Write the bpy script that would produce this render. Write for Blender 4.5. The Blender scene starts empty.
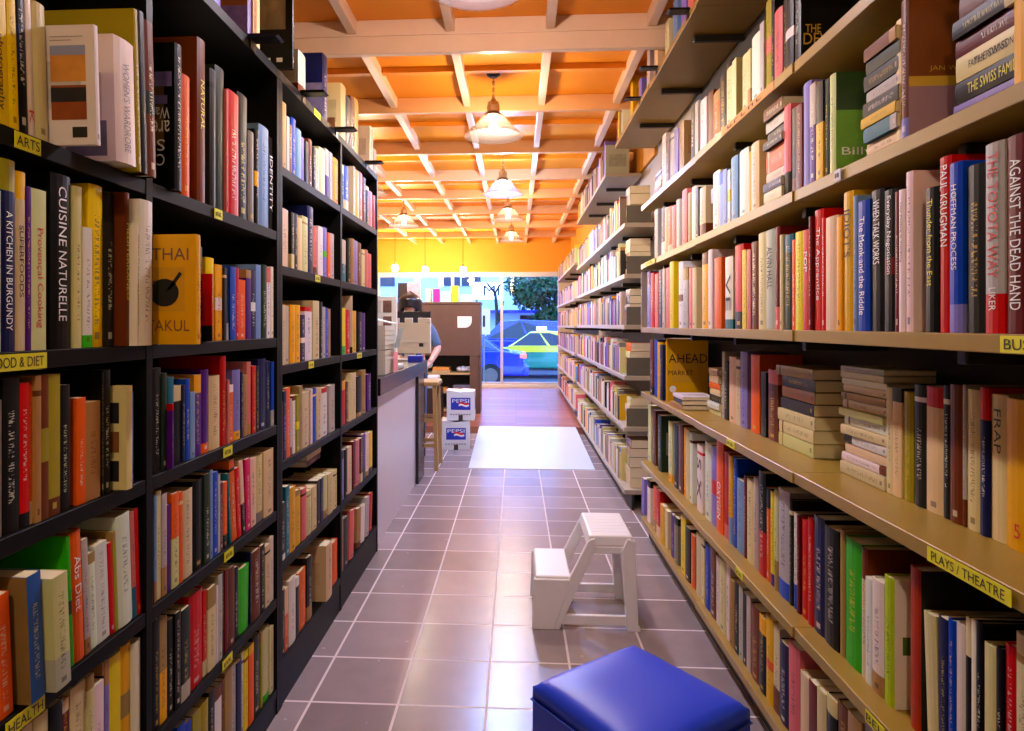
import bpy, bmesh, math, random
from mathutils import Vector, Matrix, Euler
R = random.Random(7)
SC = bpy.context.scene
COL = SC.collection
PI = math.pi
# ------------------------------------------------------------------ camera model (1024 x 731 frame)
F, CX, CY, H, TH = 650.0, 478.0, 325.0, 1.27, 0.0585
cs, sn = math.cos(TH), math.sin(TH)
def Yof(px, X):
    u = (px - CX) / F
    return X * (cs + u * sn) / (u * cs - sn)
def depth(X, Y): return -X * sn + Y * cs
def Zof(py, X, Y): return H - (py - CY) / F * depth(X, Y)
def at(px, py, D):
    xc = (px - CX) / F * D
    return Vector((xc * cs - D * sn, xc * sn + D * cs, H - (py - CY) / F * D))
cam_d = bpy.data.cameras.new('camera')
cam = bpy.data.objects.new('camera', cam_d); COL.objects.link(cam)
cam.location = (0, 0, H); cam.rotation_euler = (PI / 2, 0, TH)
cam_d.sensor_width = 36; cam_d.lens = F / 1024 * 36
cam_d.shift_x = (512 - CX) / 1024; cam_d.shift_y = -(365.5 - CY) / 1024
cam_d.clip_start = .02; cam_d.clip_end = 300
SC.camera = cam

# ------------------------------------------------------------------ materials
def lin(c):
    return tuple((x / 12.92 if x <= .04045 else ((x + .055) / 1.055) ** 2.4) for x in c)
def hexc(h):
    return lin(tuple(int(h[i:i + 2], 16) / 255 for i in (0, 2, 4)))
class NT:
    def __init__(s, name):
        s.m = bpy.data.materials.new(name); s.m.use_nodes = True
        s.t = s.m.node_tree; s.n = s.t.nodes; s.b = s.n['Principled BSDF']; s.out = s.n['Material Output']
    def node(s, typ, **k):
        n = s.n.new(typ)
        for a, v in k.items():
            if a.startswith('i_'):
                n.inputs[int(a[2:]) if a[2:].isdigit() else a[2:]].default_value = v
            else: setattr(n, a, v)
        return n
    def link(s, a, b): s.t.links.new(a, b)
    def val(s, x):
        return x
    def math(s, op, a, b=None, c=None):
        n = s.n.new('ShaderNodeMath'); n.operation = op
        for i, x in enumerate((a, b, c)):
            if x is None: continue
            if isinstance(x, (int, float)): n.inputs[i].default_value = x
            else: s.link(x, n.inputs[i])
        return n.outputs[0]
    def mix(s, f, a, b):
        n = s.n.new('ShaderNodeMix'); n.data_type = 'RGBA'
        for i, x in ((0, f), (6, a), (7, b)):
            if isinstance(x, (int, float)): n.inputs[i].default_value = x
            elif isinstance(x, tuple): n.inputs[i].default_value = x if len(x) == 4 else (*x, 1)
            else: s.link(x, n.inputs[i])
        return n.outputs[2]
def M(name, col, rough=.5, metal=0, noise=0, scale=20, bump=0, spec=None, coat=0):
    k = NT(name); c = hexc(col) if isinstance(col, str) else col
    k.b.inputs['Roughness'].default_value = rough; k.b.inputs['Metallic'].default_value = metal
    k.b.inputs['Base Color'].default_value = (*c, 1)
    if spec is not None: k.b.inputs['Specular IOR Level'].default_value = spec
    if coat: k.b.inputs['Coat Weight'].default_value = coat
    tc = k.node('ShaderNodeTexCoord')
    nz = k.node('ShaderNodeTexNoise'); nz.inputs['Scale'].default_value = scale; nz.inputs['Detail'].default_value = 4
    k.link(tc.outputs['Object'], nz.inputs['Vector'])
    if noise:
        d = tuple(x * (1 - noise) for x in c); e = tuple(min(1, x * (1 + noise)) for x in c)
        k.link(k.mix(nz.outputs['Fac'], d, e), k.b.inputs['Base Color'])
    if bump:
        bp = k.node('ShaderNodeBump'); bp.inputs['Strength'].default_value = bump; bp.inputs['Distance'].default_value = .01
        k.link(nz.outputs['Fac'], bp.inputs['Height']); k.link(bp.outputs[0], k.b.inputs['Normal'])
    return k.m
def emit(name, col, strength):
    k = NT(name); k.b.inputs['Base Color'].default_value = (*col, 1)
    k.b.inputs['Emission Color'].default_value = (*col, 1); k.b.inputs['Emission Strength'].default_value = strength
    return k.m
def bulb(name, col, strength):
    k = NT(name); k.n.remove(k.b); e = k.node('ShaderNodeEmission'); e.inputs[0].default_value = (*col, 1); e.inputs[1].default_value = strength
    t = k.node('ShaderNodeBsdfTransparent'); a = k.node('ShaderNodeAddShader'); k.link(e.outputs[0], a.inputs[0]); k.link(t.outputs[0], a.inputs[1]); k.link(a.outputs[0], k.out.inputs[0]); return k.m
MAT = {}
MAT['black_laminate'] = M('black laminate', '0a0807', .5, spec=.12, noise=.25, scale=40)
MAT['pale_laminate'] = M('pale wood laminate', '9a7c2e', .38, noise=.10, scale=14)
MAT['grey_laminate'] = M('greyish laminate', 'a89c8c', .45, noise=.08)
MAT['dark_metal'] = M('dark metal', '15130f', .35, .6, noise=.2)
MAT['grey_metal'] = M('grey metal', '6f6a62', .4, .5, noise=.1)
MAT['kick'] = M('dark plinth', '1c1813', .6, noise=.2)
MAT['wall_white'] = M('white wall paint', 'bdb3a7', .7, noise=.04, scale=8, bump=.05)
MAT['shadow_paint'] = M('painted shelf shadow', '2a221a', .7, noise=.15, scale=8)  # shade behind the near right shelves, put into the colour
MAT['wall_orange'] = M('orange wall paint', 'e39a25', .7, noise=.06, scale=6)
MAT['deck'] = M('orange ceiling deck', 'f89a18', .55, noise=.12, scale=3, bump=.1)
MAT['joist'] = M('cream painted timber', 'ecd0b4', .35, noise=.06, scale=12, bump=.06)
MAT['joist_tan'] = M('peach painted timber', 'dba673', .35, noise=.06, scale=12, bump=.06)
MAT['pages'] = M('paper page block', 'e6d9b8', .8, noise=.08, scale=60)
MAT['tag'] = M('yellow tag paper', 'e3dc1c', .55, noise=.05)
MAT['ink'] = M('black ink', '15120c', .6)
MAT['white_plastic'] = M('white plastic', 'f8f6fb', .32, noise=.02)
MAT['grey_rubber'] = M('grey rubber', '77757c', .7)
MAT['chrome'] = M('brushed nickel', 'b9aa90', .25, .9)
MAT['white_paper'] = M('white paper', 'efeff2', .7, noise=.03)
MAT['counter'] = M('dark counter laminate', '1b161f', .25, noise=.1)
MAT['counter_panel'] = M('white counter panel', 'd8d0d8', .35, noise=.03)
MAT['pine'] = M('pale pine', 'b79667', .5, noise=.15, scale=10)
MAT['brown_wood'] = M('brown veneer', '5d4234', .45, noise=.15, scale=10)
MAT['skin'] = M('skin', 'd9a68c', .5, noise=.05)
MAT['hair'] = M('dark hair', '120d10', .35, noise=.3, scale=60)
MAT['blue_grey_shirt'] = M('blue grey knit', '4b617e', .8, noise=.1, scale=90)
MAT['denim'] = M('blue denim', '3d5a9c', .8, noise=.15, scale=70)
MAT['cream_plastic'] = M('cream plastic', 'd6cfbf', .4, noise=.03)
MAT['black_plastic'] = M('black plastic', '131116', .35, noise=.1)
MAT['card_white'] = M('white carton', 'd5d6de', .6, noise=.05)
MAT['carton_blue'] = M('carton blue print', '1c2fb0', .5)
MAT['carton_red'] = M('carton red print', 'd0202a', .5)
MAT['carton_grey'] = M('carton grey print', '8d8793', .6)
MAT['ramp'] = M('white ramp board', 'cddbee', .25, noise=.03)
MAT['asphalt'] = M('asphalt', '3b3d44', .8, noise=.2, scale=30)
MAT['paving'] = M('pavement', '8d8f96', .8, noise=.15, scale=8)
MAT['car_blue'] = M('blue car paint', '1430e0', .2, .1, coat=.6)
MAT['car_dark_blue'] = M('dark blue car paint', '1624c4', .2, .1, coat=.6)
MAT['taxi_green'] = M('green taxi paint', '0a7d5c', .2, .1, coat=.6)
MAT['taxi_yellow'] = M('yellow taxi paint', 'e6e21a', .25, 0, coat=.6)
MAT['car_glass'] = M('dark car glass', '10141f', .05)
MAT['tyre'] = M('tyre rubber', '121214', .8)
MAT['bark'] = M('bark', '241d1a', .9, noise=.3, bump=.4)
MAT['leaf'] = M('dark leaves', '1f4a22', .6, noise=.5, scale=3)
MAT['facade'] = M('pale facade', 'c5d3e8', .7, noise=.05, scale=4)
MAT['sign_white'] = emit('lit white sign', (.75, .88, 1), 3.0)
MAT['tail'] = emit('lit tail lamp', (1, .10, .05), 3.0)
MAT['headlamp'] = emit('lit head lamp', (.9, .95, 1), 8)
MAT['bulb'] = bulb('lit bulb', (1, .86, .68), 4)
MAT['bulb_bright'] = bulb('bright lit bulb', (1, .86, .62), 40)

def floor_mat():
    k = NT('grey brown floor tiles'); tc = k.node('ShaderNodeTexCoord'); sx = k.node('ShaderNodeSeparateXYZ')
    k.link(tc.outputs['Object'], sx.inputs[0])
    T = .297
    def grid(o, off):
        a = k.math('ADD', o, -off); a = k.math('DIVIDE', a, T)
        fr = k.math('FRACT', a); d = k.math('ABSOLUTE', k.math('SUBTRACT', fr, .5))
        return k.math('GREATER_THAN', d, .5 - .0045 / T), k.math('FLOOR', a)
    gx, ix = grid(sx.outputs[0], -.098); gy, iy = grid(sx.outputs[1], 2.155 - T * 20)
    g = k.math('MAXIMUM', gx, gy)
    cb = k.node('ShaderNodeCombineXYZ'); k.link(ix, cb.inputs[0]); k.link(iy, cb.inputs[1])
    wn = k.node('ShaderNodeTexWhiteNoise'); k.link(cb.outputs[0], wn.inputs['Vector'])
    tile = k.mix(wn.outputs['Value'], hexc('8f8183'), hexc('a99b9f'))
    nz = k.node('ShaderNodeTexNoise'); nz.inputs['Scale'].default_value = 9; nz.inputs['Detail'].default_value = 8
    k.link(tc.outputs['Object'], nz.inputs['Vector'])
    tile = k.mix(k.math('MULTIPLY', nz.outputs['Fac'], .35), tile, hexc('4a3f3d'))
    # small pale scuffs and paper flecks
    n2 = k.node('ShaderNodeTexNoise'); n2.inputs['Scale'].default_value = 26; n2.inputs['Detail'].default_value = 3
    k.link(tc.outputs['Object'], n2.inputs['Vector'])
    fl = k.math('GREATER_THAN', n2.outputs['Fac'], .735)
    tile = k.mix(k.math('MULTIPLY', fl, .8), tile, hexc('c9c0c4'))
    k.link(k.mix(g, tile, hexc('dccfd2')), k.b.inputs['Base Color'])
    k.link(k.mix(g, (.27, .27, .27), (.7, .7, .7)), k.b.inputs['Roughness'])
    bp = k.node('ShaderNodeBump'); bp.inputs['Strength'].default_value = .25; bp.inputs['Distance'].default_value = .004
    k.link(k.math('ADD', k.math('MULTIPLY', g, -1), k.math('MULTIPLY', nz.outputs['Fac'], .4)), bp.inputs['Height'])
    k.link(bp.outputs[0], k.b.inputs['Normal'])
    return k.m
MAT['floor'] = floor_mat()
def wood_floor():
    k = NT('reddish wood boards'); tc = k.node('ShaderNodeTexCoord')
    br = k.node('ShaderNodeTexBrick'); br.inputs['Scale'].default_value = 1
    br.inputs['Brick Width'].default_value = .9; br.inputs['Row Height'].default_value = .11; br.inputs['Mortar Size'].default_value = .004
    br.inputs['Color1'].default_value = (*hexc('8d4f38'), 1); br.inputs['Color2'].default_value = (*hexc('a86a4c'), 1); br.inputs['Mortar'].default_value = (*hexc('4a2a20'), 1)
    k.link(tc.outputs['Object'], br.inputs['Vector']); k.link(br.outputs['Color'], k.b.inputs['Base Color'])
    k.b.inputs['Roughness'].default_value = .3
    return k.m
MAT['wood_floor'] = wood_floor()
def vinyl():
    k = NT('blue vinyl'); k.b.inputs['Base Color'].default_value = (*hexc('2646e6'), 1); k.b.inputs['Roughness'].default_value = .36
    tc = k.node('ShaderNodeTexCoord'); v = k.node('ShaderNodeTexVoronoi'); v.inputs['Scale'].default_value = 260
    k.link(tc.outputs['Object'], v.inputs['Vector'])
    bp = k.node('ShaderNodeBump'); bp.inputs['Strength'].default_value = .12; bp.inputs['Distance'].default_value = .002
    k.link(v.outputs['Distance'], bp.inputs['Height']); k.link(bp.outputs[0], k.b.inputs['Normal'])
    return k.m
MAT['vinyl'] = vinyl()
def shade_mat(name, tr_, dif, gl_):
    k = NT(name); k.n.remove(k.b)
    tr = k.node('ShaderNodeBsdfTransparent'); tr.inputs[0].default_value = (1, .90, .78, 1)
    gl = k.node('ShaderNodeBsdfGlossy'); gl.inputs[0].default_value = (1, .92, .82, 1); gl.inputs[1].default_value = .15
    df = k.node('ShaderNodeBsdfDiffuse'); df.inputs[0].default_value = (*dif, 1)
    lw = k.node('ShaderNodeLayerWeight'); lw.inputs[0].default_value = .3
    m1 = k.node('ShaderNodeMixShader'); k.link(k.math('MULTIPLY', lw.outputs['Facing'], gl_), m1.inputs[0]); k.link(df.outputs[0], m1.inputs[1]); k.link(gl.outputs[0], m1.inputs[2])
    m2 = k.node('ShaderNodeMixShader'); m2.inputs[0].default_value = 1 - tr_; k.link(tr.outputs[0], m2.inputs[1]); k.link(m1.outputs[0], m2.inputs[2])
    k.link(m2.outputs[0], k.out.inputs[0]); return k.m
MAT['shade'] = shade_mat('smoky ribbed acrylic', .76, (.08, .05, .03), .5)
MAT['shade_in'] = shade_mat('frosted ribbed reflector', .55, (.04, .04, .04), .25)
def glass_mat():
    k = NT('shop window glass'); k.n.remove(k.b)
    tr = k.node('ShaderNodeBsdfTransparent'); tr.inputs[0].default_value = (.94, .97, 1, 1)
    gl = k.node('ShaderNodeBsdfGlossy'); gl.inputs[1].default_value = .02
    fr = k.node('ShaderNodeFresnel'); fr.inputs[0].default_value = 1.35
    m = k.node('ShaderNodeMixShader'); k.link(fr.outputs[0], m.inputs[0]); k.link(tr.outputs[0], m.inputs[1]); k.link(gl.outputs[0], m.inputs[2])
    k.link(m.outputs[0], k.out.inputs[0]); return k.m
MAT['glass'] = glass_mat()
def book_mat():
    k = NT('printed book cover')
    uv = k.node('ShaderNodeUVMap'); uv.uv_map = 'uv'; s = k.node('ShaderNodeSeparateXYZ'); k.link(uv.outputs[0], s.inputs[0])
    u, v = s.outputs[0], s.outputs[1]
    def A(nm):
        n = k.node('ShaderNodeAttribute'); n.attribute_type = 'OBJECT'; n.attribute_name = nm; return n
    c1, c2, c3, pb, pt = A('c1'), A('c2'), A('c3'), A('pb'), A('pt')
    p = k.node('ShaderNodeSeparateXYZ'); k.link(pb.outputs['Vector'], p.inputs[0])
    q = k.node('ShaderNodeSeparateXYZ'); k.link(pt.outputs['Vector'], q.inputs[0])
    band = k.math('MULTIPLY', k.math('GREATER_THAN', v, p.outputs[0]), k.math('LESS_THAN', v, p.outputs[1]))
    col = k.mix(band, c1.outputs['Color'], c2.outputs['Color'])
    spine = k.math('LESS_THAN', u, 1.05)
    inu = k.math('LESS_THAN', k.math('ABSOLUTE', k.math('SUBTRACT', u, .5)), .17)
    inv = k.math('MULTIPLY', k.math('GREATER_THAN', v, q.outputs[0]), k.math('LESS_THAN', v, q.outputs[1]))
    cb = k.node('ShaderNodeCombineXYZ'); k.link(k.math('MULTIPLY', u, 3.2), cb.inputs[0]); k.link(k.math('MULTIPLY', v, 105), cb.inputs[1]); k.link(k.math('MULTIPLY', p.outputs[2], 91.7), cb.inputs[2])
    nz = k.node('ShaderNodeTexNoise'); nz.inputs['Scale'].default_value = 1; nz.inputs['Detail'].default_value = 1
    k.link(cb.outputs[0], nz.inputs['Vector'])
    let = k.math('MULTIPLY', k.math('GREATER_THAN', nz.outputs['Fac'], .56), k.math('MULTIPLY', inu, inv))
    mark = k.math('MULTIPLY', k.math('MULTIPLY', inu, k.math('LESS_THAN', k.math('ABSOLUTE', k.math('SUBTRACT', v, .07)), .022)), k.math('GREATER_THAN', q.outputs[2], .5))
    sp = k.math('MULTIPLY', spine, k.math('MAXIMUM', let, mark))
    col = k.mix(k.math('MULTIPLY', sp, .6), col, c3.outputs['Color'])
    # cover: a printed picture field and faint lines of type
    uc = k.math('FRACT', u)
    box = k.math('MULTIPLY', k.math('LESS_THAN', k.math('ABSOLUTE', k.math('SUBTRACT', uc, .5)), .36), k.math('LESS_THAN', k.math('ABSOLUTE', k.math('SUBTRACT', v, .5)), .2))
    n3 = k.node('ShaderNodeTexNoise'); n3.inputs['Scale'].default_value = 5
    cb2 = k.node('ShaderNodeCombineXYZ'); k.link(uc, cb2.inputs[0]); k.link(v, cb2.inputs[1]); k.link(k.math('MULTIPLY', p.outputs[2], 37.3), cb2.inputs[2]); k.link(cb2.outputs[0], n3.inputs['Vector'])
    pic = k.mix(n3.outputs['Fac'], c2.outputs['Color'], c1.outputs['Color'])
    cov = k.math('MULTIPLY', k.math('GREATER_THAN', u, 1.5), box)
    col = k.mix(k.math('MULTIPLY', cov, .55), col, pic)
    k.link(col, k.b.inputs['Base Color']); k.b.inputs['Roughness'].default_value = .42; k.b.inputs['Specular IOR Level'].default_value = .18
    return k.m
MAT['book'] = book_mat()
def vcol_mat():
    k = NT('mixed book covers'); n = k.node('ShaderNodeVertexColor'); n.layer_name = 'Col'
    k.link(n.outputs[0], k.b.inputs['Base Color']); k.b.inputs['Roughness'].default_value = .4
    return k.m
MAT['books_far'] = vcol_mat()
def picmat(name, f):
    k = NT(name); k.b.inputs['Roughness'].default_value = .4
    tc = k.node('ShaderNodeTexCoord'); s = k.node('ShaderNodeSeparateXYZ'); k.link(tc.outputs['Generated'], s.inputs[0])
    nz = k.node('ShaderNodeTexNoise'); nz.inputs['Scale'].default_value = 6; nz.inputs['Detail'].default_value = 5
    k.link(tc.outputs['Generated'], nz.inputs['Vector'])
    k.link(f(k, s, nz), k.b.inputs['Base Color']); return k.m

# ------------------------------------------------------------------ mesh helpers
def mesh_obj(name, verts, faces, mat=None, parent=None, uvs=None, smooth=False):
    me = bpy.data.meshes.new(name); me.from_pydata([tuple(v) for v in verts], [], faces)
    if uvs:
        l = me.uv_layers.new(name='uv')
        for i, c in enumerate(uvs): l.data[i].uv = c
    if mat: me.materials.append(MAT[mat] if isinstance(mat, str) else mat)
    if smooth: me.polygons.foreach_set('use_smooth', [True] * len(me.polygons))
    me.update()
    o = bpy.data.objects.new(name, me); COL.objects.link(o)
    if parent: o.parent = parent
    return o
class B:
    """collects solids that belong to ONE part and links them as one mesh"""
    def __init__(s): s.v = []; s.f = []; s.m = []
    def add(s, vs, fs, m=0):
        n = len(s.v); s.v += [Vector(x) for x in vs]; s.f += [tuple(i + n for i in f) for f in fs]; s.m += [m] * len(fs); return s
    def box(s, a, b, m=0):
        x0, y0, z0 = (min(p, q) for p, q in zip(a, b)); x1, y1, z1 = (max(p, q) for p, q in zip(a, b))
        return s.add([(x0, y0, z0), (x1, y0, z0), (x1, y1, z0), (x0, y1, z0), (x0, y0, z1), (x1, y0, z1), (x1, y1, z1), (x0, y1, z1)],
                     [(0, 3, 2, 1), (4, 5, 6, 7), (0, 1, 5, 4), (1, 2, 6, 5), (2, 3, 7, 6), (3, 0, 4, 7)], m)
    def hexa(s, bot, top, m=0):
        return s.add(list(bot) + list(top), [(0, 3, 2, 1), (4, 5, 6, 7), (0, 1, 5, 4), (1, 2, 6, 5), (2, 3, 7, 6), (3, 0, 4, 7)], m)
    def prism(s, poly, axis, a, b, m=0):
        """poly: 2D points; axis 'x','y','z' is the extrusion axis; the other two axes in order"""
        def P(p, h):
            return {'x': (h, p[0], p[1]), 'y': (p[0], h, p[1]), 'z': (p[0], p[1], h)}[axis]
        n = len(poly)
        vs = [P(p, a) for p in poly] + [P(p, b) for p in poly]
        fs = [tuple(range(n))[::-1], tuple(range(n, 2 * n))] + [(i, (i + 1) % n, n + (i + 1) % n, n + i) for i in range(n)]
        return s.add(vs, fs, m)
    def tube(s, p, q, r, r2=None, n=12, m=0):
        p, q = Vector(p), Vector(q); d = (q - p).normalized(); r2 = r if r2 is None else r2
        a = d.orthogonal().normalized(); b = d.cross(a)
        vs = [p + (a * math.cos(2 * PI * i / n) + b * math.sin(2 * PI * i / n)) * r for i in range(n)] + [q + (a * math.cos(2 * PI * i / n) + b * math.sin(2 * PI * i / n)) * r2 for i in range(n)]
        return s.add(vs, [tuple(range(n))[::-1], tuple(range(n, 2 * n))] + [(i, (i + 1) % n, n + (i + 1) % n, n + i) for i in range(n)], m)
    def lathe(s, prof, c=(0, 0, 0), n=24, m=0, rib=0):
        c = Vector(c); vs = []; fs = []
        for j, (r, z) in enumerate(prof):
            for i in range(n):
                rr = r * (1 + (rib if i % 2 else 0)); a = 2 * PI * i / n
                vs.append(c + Vector((rr * math.cos(a), rr * math.sin(a), z)))
        for j in range(len(prof) - 1):
            for i in range(n):
                fs.append((j * n + i, j * n + (i + 1) % n, (j + 1) * n + (i + 1) % n, (j + 1) * n + i))
        return s.add(vs, fs, m)
    def ball(s, c, r, n=12, k=8, m=0, sc=(1, 1, 1)):
        c = Vector(c); vs = []; fs = []
        for j in range(k + 1):
            t = PI * j / k
            for i in range(n):
                a = 2 * PI * i / n; vs.append(c + Vector((r * sc[0] * math.sin(t) * math.cos(a), r * sc[1] * math.sin(t) * math.sin(a), r * sc[2] * math.cos(t))))
        for j in range(k):
            for i in range(n): fs.append((j * n + i, (j + 1) * n + i, (j + 1) * n + (i + 1) % n, j * n + (i + 1) % n))
        return s.add(vs, fs, m)
    def move(s, mat):
        s.v = [mat @ v for v in s.v]; return s
    def out(s, name, mat, parent=None, bevel=0, smooth=False, seg=2):
        me = bpy.data.meshes.new(name); me.from_pydata([tuple(v) for v in s.v], [], s.f)
        mats = mat if isinstance(mat, (list, tuple)) else [mat]
        for x in mats: me.materials.append(MAT[x] if isinstance(x, str) else x)
        me.polygons.foreach_set('material_index', s.m)
        bm = bmesh.new(); bm.from_mesh(me); bmesh.ops.recalc_face_normals(bm, faces=bm.faces)
        if bevel:
            es = [e for e in bm.edges if len(e.link_faces) == 2 and e.calc_face_angle(0) > .5]
            bmesh.ops.bevel(bm, geom=es, offset=bevel, segments=seg, affect='EDGES', profile=.5, clamp_overlap=True)
        bm.to_mesh(me); bm.free()
        if smooth: me.polygons.foreach_set('use_smooth', [True] * len(me.polygons))
        me.update()
        o = bpy.data.objects.new(name, me); COL.objects.link(o)
        if parent: o.parent = parent
        return o
def tag(o, label=None, cat=None, group=None, kind=None):
    if label: o['label'] = label
    if cat: o['category'] = cat
    if group: o['group'] = group
    if kind: o['kind'] = kind
    return o
def empty(name, loc=(0, 0, 0), label=None, cat=None, group=None, rot=None):
    o = bpy.data.objects.new(name, None); COL.objects.link(o); o.location = loc; o.empty_display_size = .05
    if rot: o.rotation_euler = rot
    return tag(o, label, cat, group)
def structure(o): o['kind'] = 'structure'; return o
_tc = {}
def text(body, parent, mat, size, local, name='title_lettering', extrude=0, width=None, height=None, bold=0):
    """flat lettering as a mesh; local = 4x4 matrix in the parent's space, text centred on its origin"""
    key = (body, round(size, 4), extrude, bold)
    if key not in _tc:
        cu = bpy.data.curves.new('t', 'FONT'); cu.body = body; cu.size = size; cu.align_x = 'CENTER'; cu.align_y = 'CENTER'; cu.resolution_u = 3; cu.extrude = extrude; cu.offset = bold
        ob = bpy.data.objects.new('t', cu); me = bpy.data.meshes.new_from_object(ob)
        bpy.data.objects.remove(ob); bpy.data.curves.remove(cu); _tc[key] = me
    me = _tc[key].copy(); me.name = name
    xs = [v.co.x for v in me.vertices]; ys = [v.co.y for v in me.vertices]
    w, h = max(xs) - min(xs), max(ys) - min(ys); mx, my = (max(xs) + min(xs)) / 2, (max(ys) + min(ys)) / 2
    sx = width / w if width else 1; sy = height / h if height else sx
    if width and height is None: sy = sx
    for v in me.vertices: v.co = ((v.co.x - mx) * sx, (v.co.y - my) * sy, v.co.z)
    me.materials.clear(); me.materials.append(MAT[mat] if isinstance(mat, str) else mat)
    o = bpy.data.objects.new(name, me); COL.objects.link(o); o.parent = parent; o.matrix_local = local
    return o
def frame(origin, xdir, ydir):
    x = Vector(xdir).normalized(); y = Vector(ydir).normalized(); z = x.cross(y)
    m = Matrix((x, y, z)).transposed().to_4x4(); m.translation = Vector(origin); return m
# ------------------------------------------------------------------ the room
XL, XR = -.777, .74            # front planes of the two shelving runs
YW = 12.5                      # shop window
ZC = 2.91                      # underside of the ceiling deck
structure(B().box((-2.8, -1.9, -.06), (1.16, 7.62, 0)).out('floor', 'floor'))
o = B().box((-2.8, 7.62, -.06), (1.16, YW + .1, .08)).out('floor_boards', 'wood_floor'); structure(o)
structure(B().box((-2.8, -1.9, ZC), (1.16, YW + .3, ZC + .08)).out('ceiling', 'deck'))
structure(B().box((1.06, -1.9, 0), (1.16, YW, ZC)).out('wall_right', 'wall_white'))
structure(B().box((-2.8, -1.9, 0), (-2.7, YW, ZC)).out('wall_left', 'wall_white'))
structure(B().box((-2.7, -1.9, 0), (1.06, -1.8, ZC)).out('wall_rear', 'wall_white'))
structure(B().box((-2.7, YW, 2.29), (1.06, YW + .12, ZC)).out('wall_front', 'wall_orange'))
structure(B().box((.83, YW, .08), (1.06, YW + .12, 2.29)).out('trim_1', 'wall_white'))
structure(B().box((1.036, 4.95, 2.55), (1.058, YW, ZC)).out('trim_2', 'wall_orange'))
structure(B().box((1.036, -1.8, 2.62), (1.058, 4.95, ZC)).out('trim_3', 'wall_orange'))
# shop front glazing
win = empty('window_1', (0, YW + .05, 0)); win['kind'] = 'structure'
fr = B()
for x in (-2.7, -1.25, -.30, .80): fr.box((x, -.035, .08), (x + .05, .035, 2.29))
fr.box((-2.7, -.04, .08), (.85, .04, .17)).box((-2.7, -.04, 2.2), (.85, .04, 2.29))
fr.out('window_frame', M('silver window frame', 'c9c6d2', .35, .3), win)
for a, b in ((-2.65, -1.25), (-1.2, -.30), (-.25, .80)):
    B().box((a, -.004, .17), (b, .004, 2.2)).out('pane', 'glass', win)
structure(B().box((-2.7, YW - .12, .08), (.83, YW - .0, .13)).out('trim_4', 'card_white'))
# ceiling timbers
bj = 2.80
for Y in (.25, 1.35, 2.42, 4.65, 5.78, 6.84, 7.83, 8.92, 10.2, 11.35):
    structure(B().box((-2.7, Y, bj), (1.06, Y + .042, ZC)).out('ceiling_joist', 'joist_tan', bevel=.004))
for Y in (-.3, .8, 1.9, 2.95, 4.1, 5.22, 6.3, 7.35, 8.4, 9.55, 10.8):
    structure(B().box((-2.7, Y, ZC - .035), (1.06, Y + .045, ZC)).out('deck_batten', 'deck'))
for X in (-1.94, -1.41, -.88, -.35, .18, .71):
    structure(B().box((X - .024, -1.8, 2.835), (X + .024, 3.45, ZC)).box((X - .024, 3.49, 2.835), (X + .024, YW, ZC)).out('ceiling_purlin', 'joist', bevel=.003))
gb = B().box((-2.7, 3.45, 2.725), (1.06, 3.49, 2.82)).box((-2.7, 3.456, 2.823), (1.06, 3.486, ZC))
structure(gb.out('ceiling_beam', 'joist', bevel=.004))
# entrance ramp
rp = B().add([(-.42, 5.73, .001), (.69, 5.73, .001), (.69, 7.6, .001), (-.43, 7.6, .001), (-.42, 5.73, .006), (.69, 5.73, .006), (.69, 7.6, .085), (-.43, 7.6, .085)],
             [(0, 3, 2, 1), (4, 5, 6, 7), (0, 1, 5, 4), (1, 2, 6, 5), (2, 3, 7, 6), (3, 0, 4, 7)])
tag(rp.out('entrance_ramp', 'ramp'), 'white ramp board leading from the tiles up to the wooden floor', 'ramp')

# ------------------------------------------------------------------ shelving
def shelf_tag(parent, X, Y0, Y1, z0, z1, body=None, mat='tag', marks=True):
    """paper tag on a shelf edge; faces the aisle (toward X = 0)"""
    sgn = 1 if X < 0 else -1
    px_ = parent.matrix_basis.translation if parent else Vector()
    xf = X + sgn * .0016
    t = B().box((X + sgn * .0004, Y0, z0), (xf, Y1, z1)).move(Matrix.Translation(-px_)).out('shelf_label', mat, parent)
    c = Vector((xf + sgn * .0006, (Y0 + Y1) / 2, (z0 + z1) / 2)) - px_
    loc = frame(c, (0, 1 if X < 0 else -1, 0), (0, 0, 1))
    if body:
        text(body, t, 'ink', .02, loc, width=abs(Y1 - Y0) * .88, height=(z1 - z0) * .62)
    elif marks:
        b = B(); n = 5
        W_, H_ = abs(Y1 - Y0), z1 - z0
        for i in range(n):
            a = (-.36 + .72 * i / n) * W_; w_ = .09 * W_; st = .022 * W_
            b.box((a, -H_ * .2, 0), (a + st, H_ * .2, .0004)).box((a + st, H_ * (.12 if i % 2 else -.2), 0), (a + w_, H_ * (.2 if i % 2 else -.12), .0004))
            if i % 3 == 0: b.box((a + w_ - st, -H_ * .2, 0), (a + w_, H_ * .12, .0004))
        o = b.out('title_lettering', 'ink', t); o.matrix_local = loc
    return t
def L_(px): return Yof(px, XL)
def R_(px): return Yof(px, XR)
ZL1 = [.085, .38, .665, .945, 1.228, 1.575, 2.108]
ZL2 = [.15, .472, .812, 1.135, 1.468, 1.80, 2.11]
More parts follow.
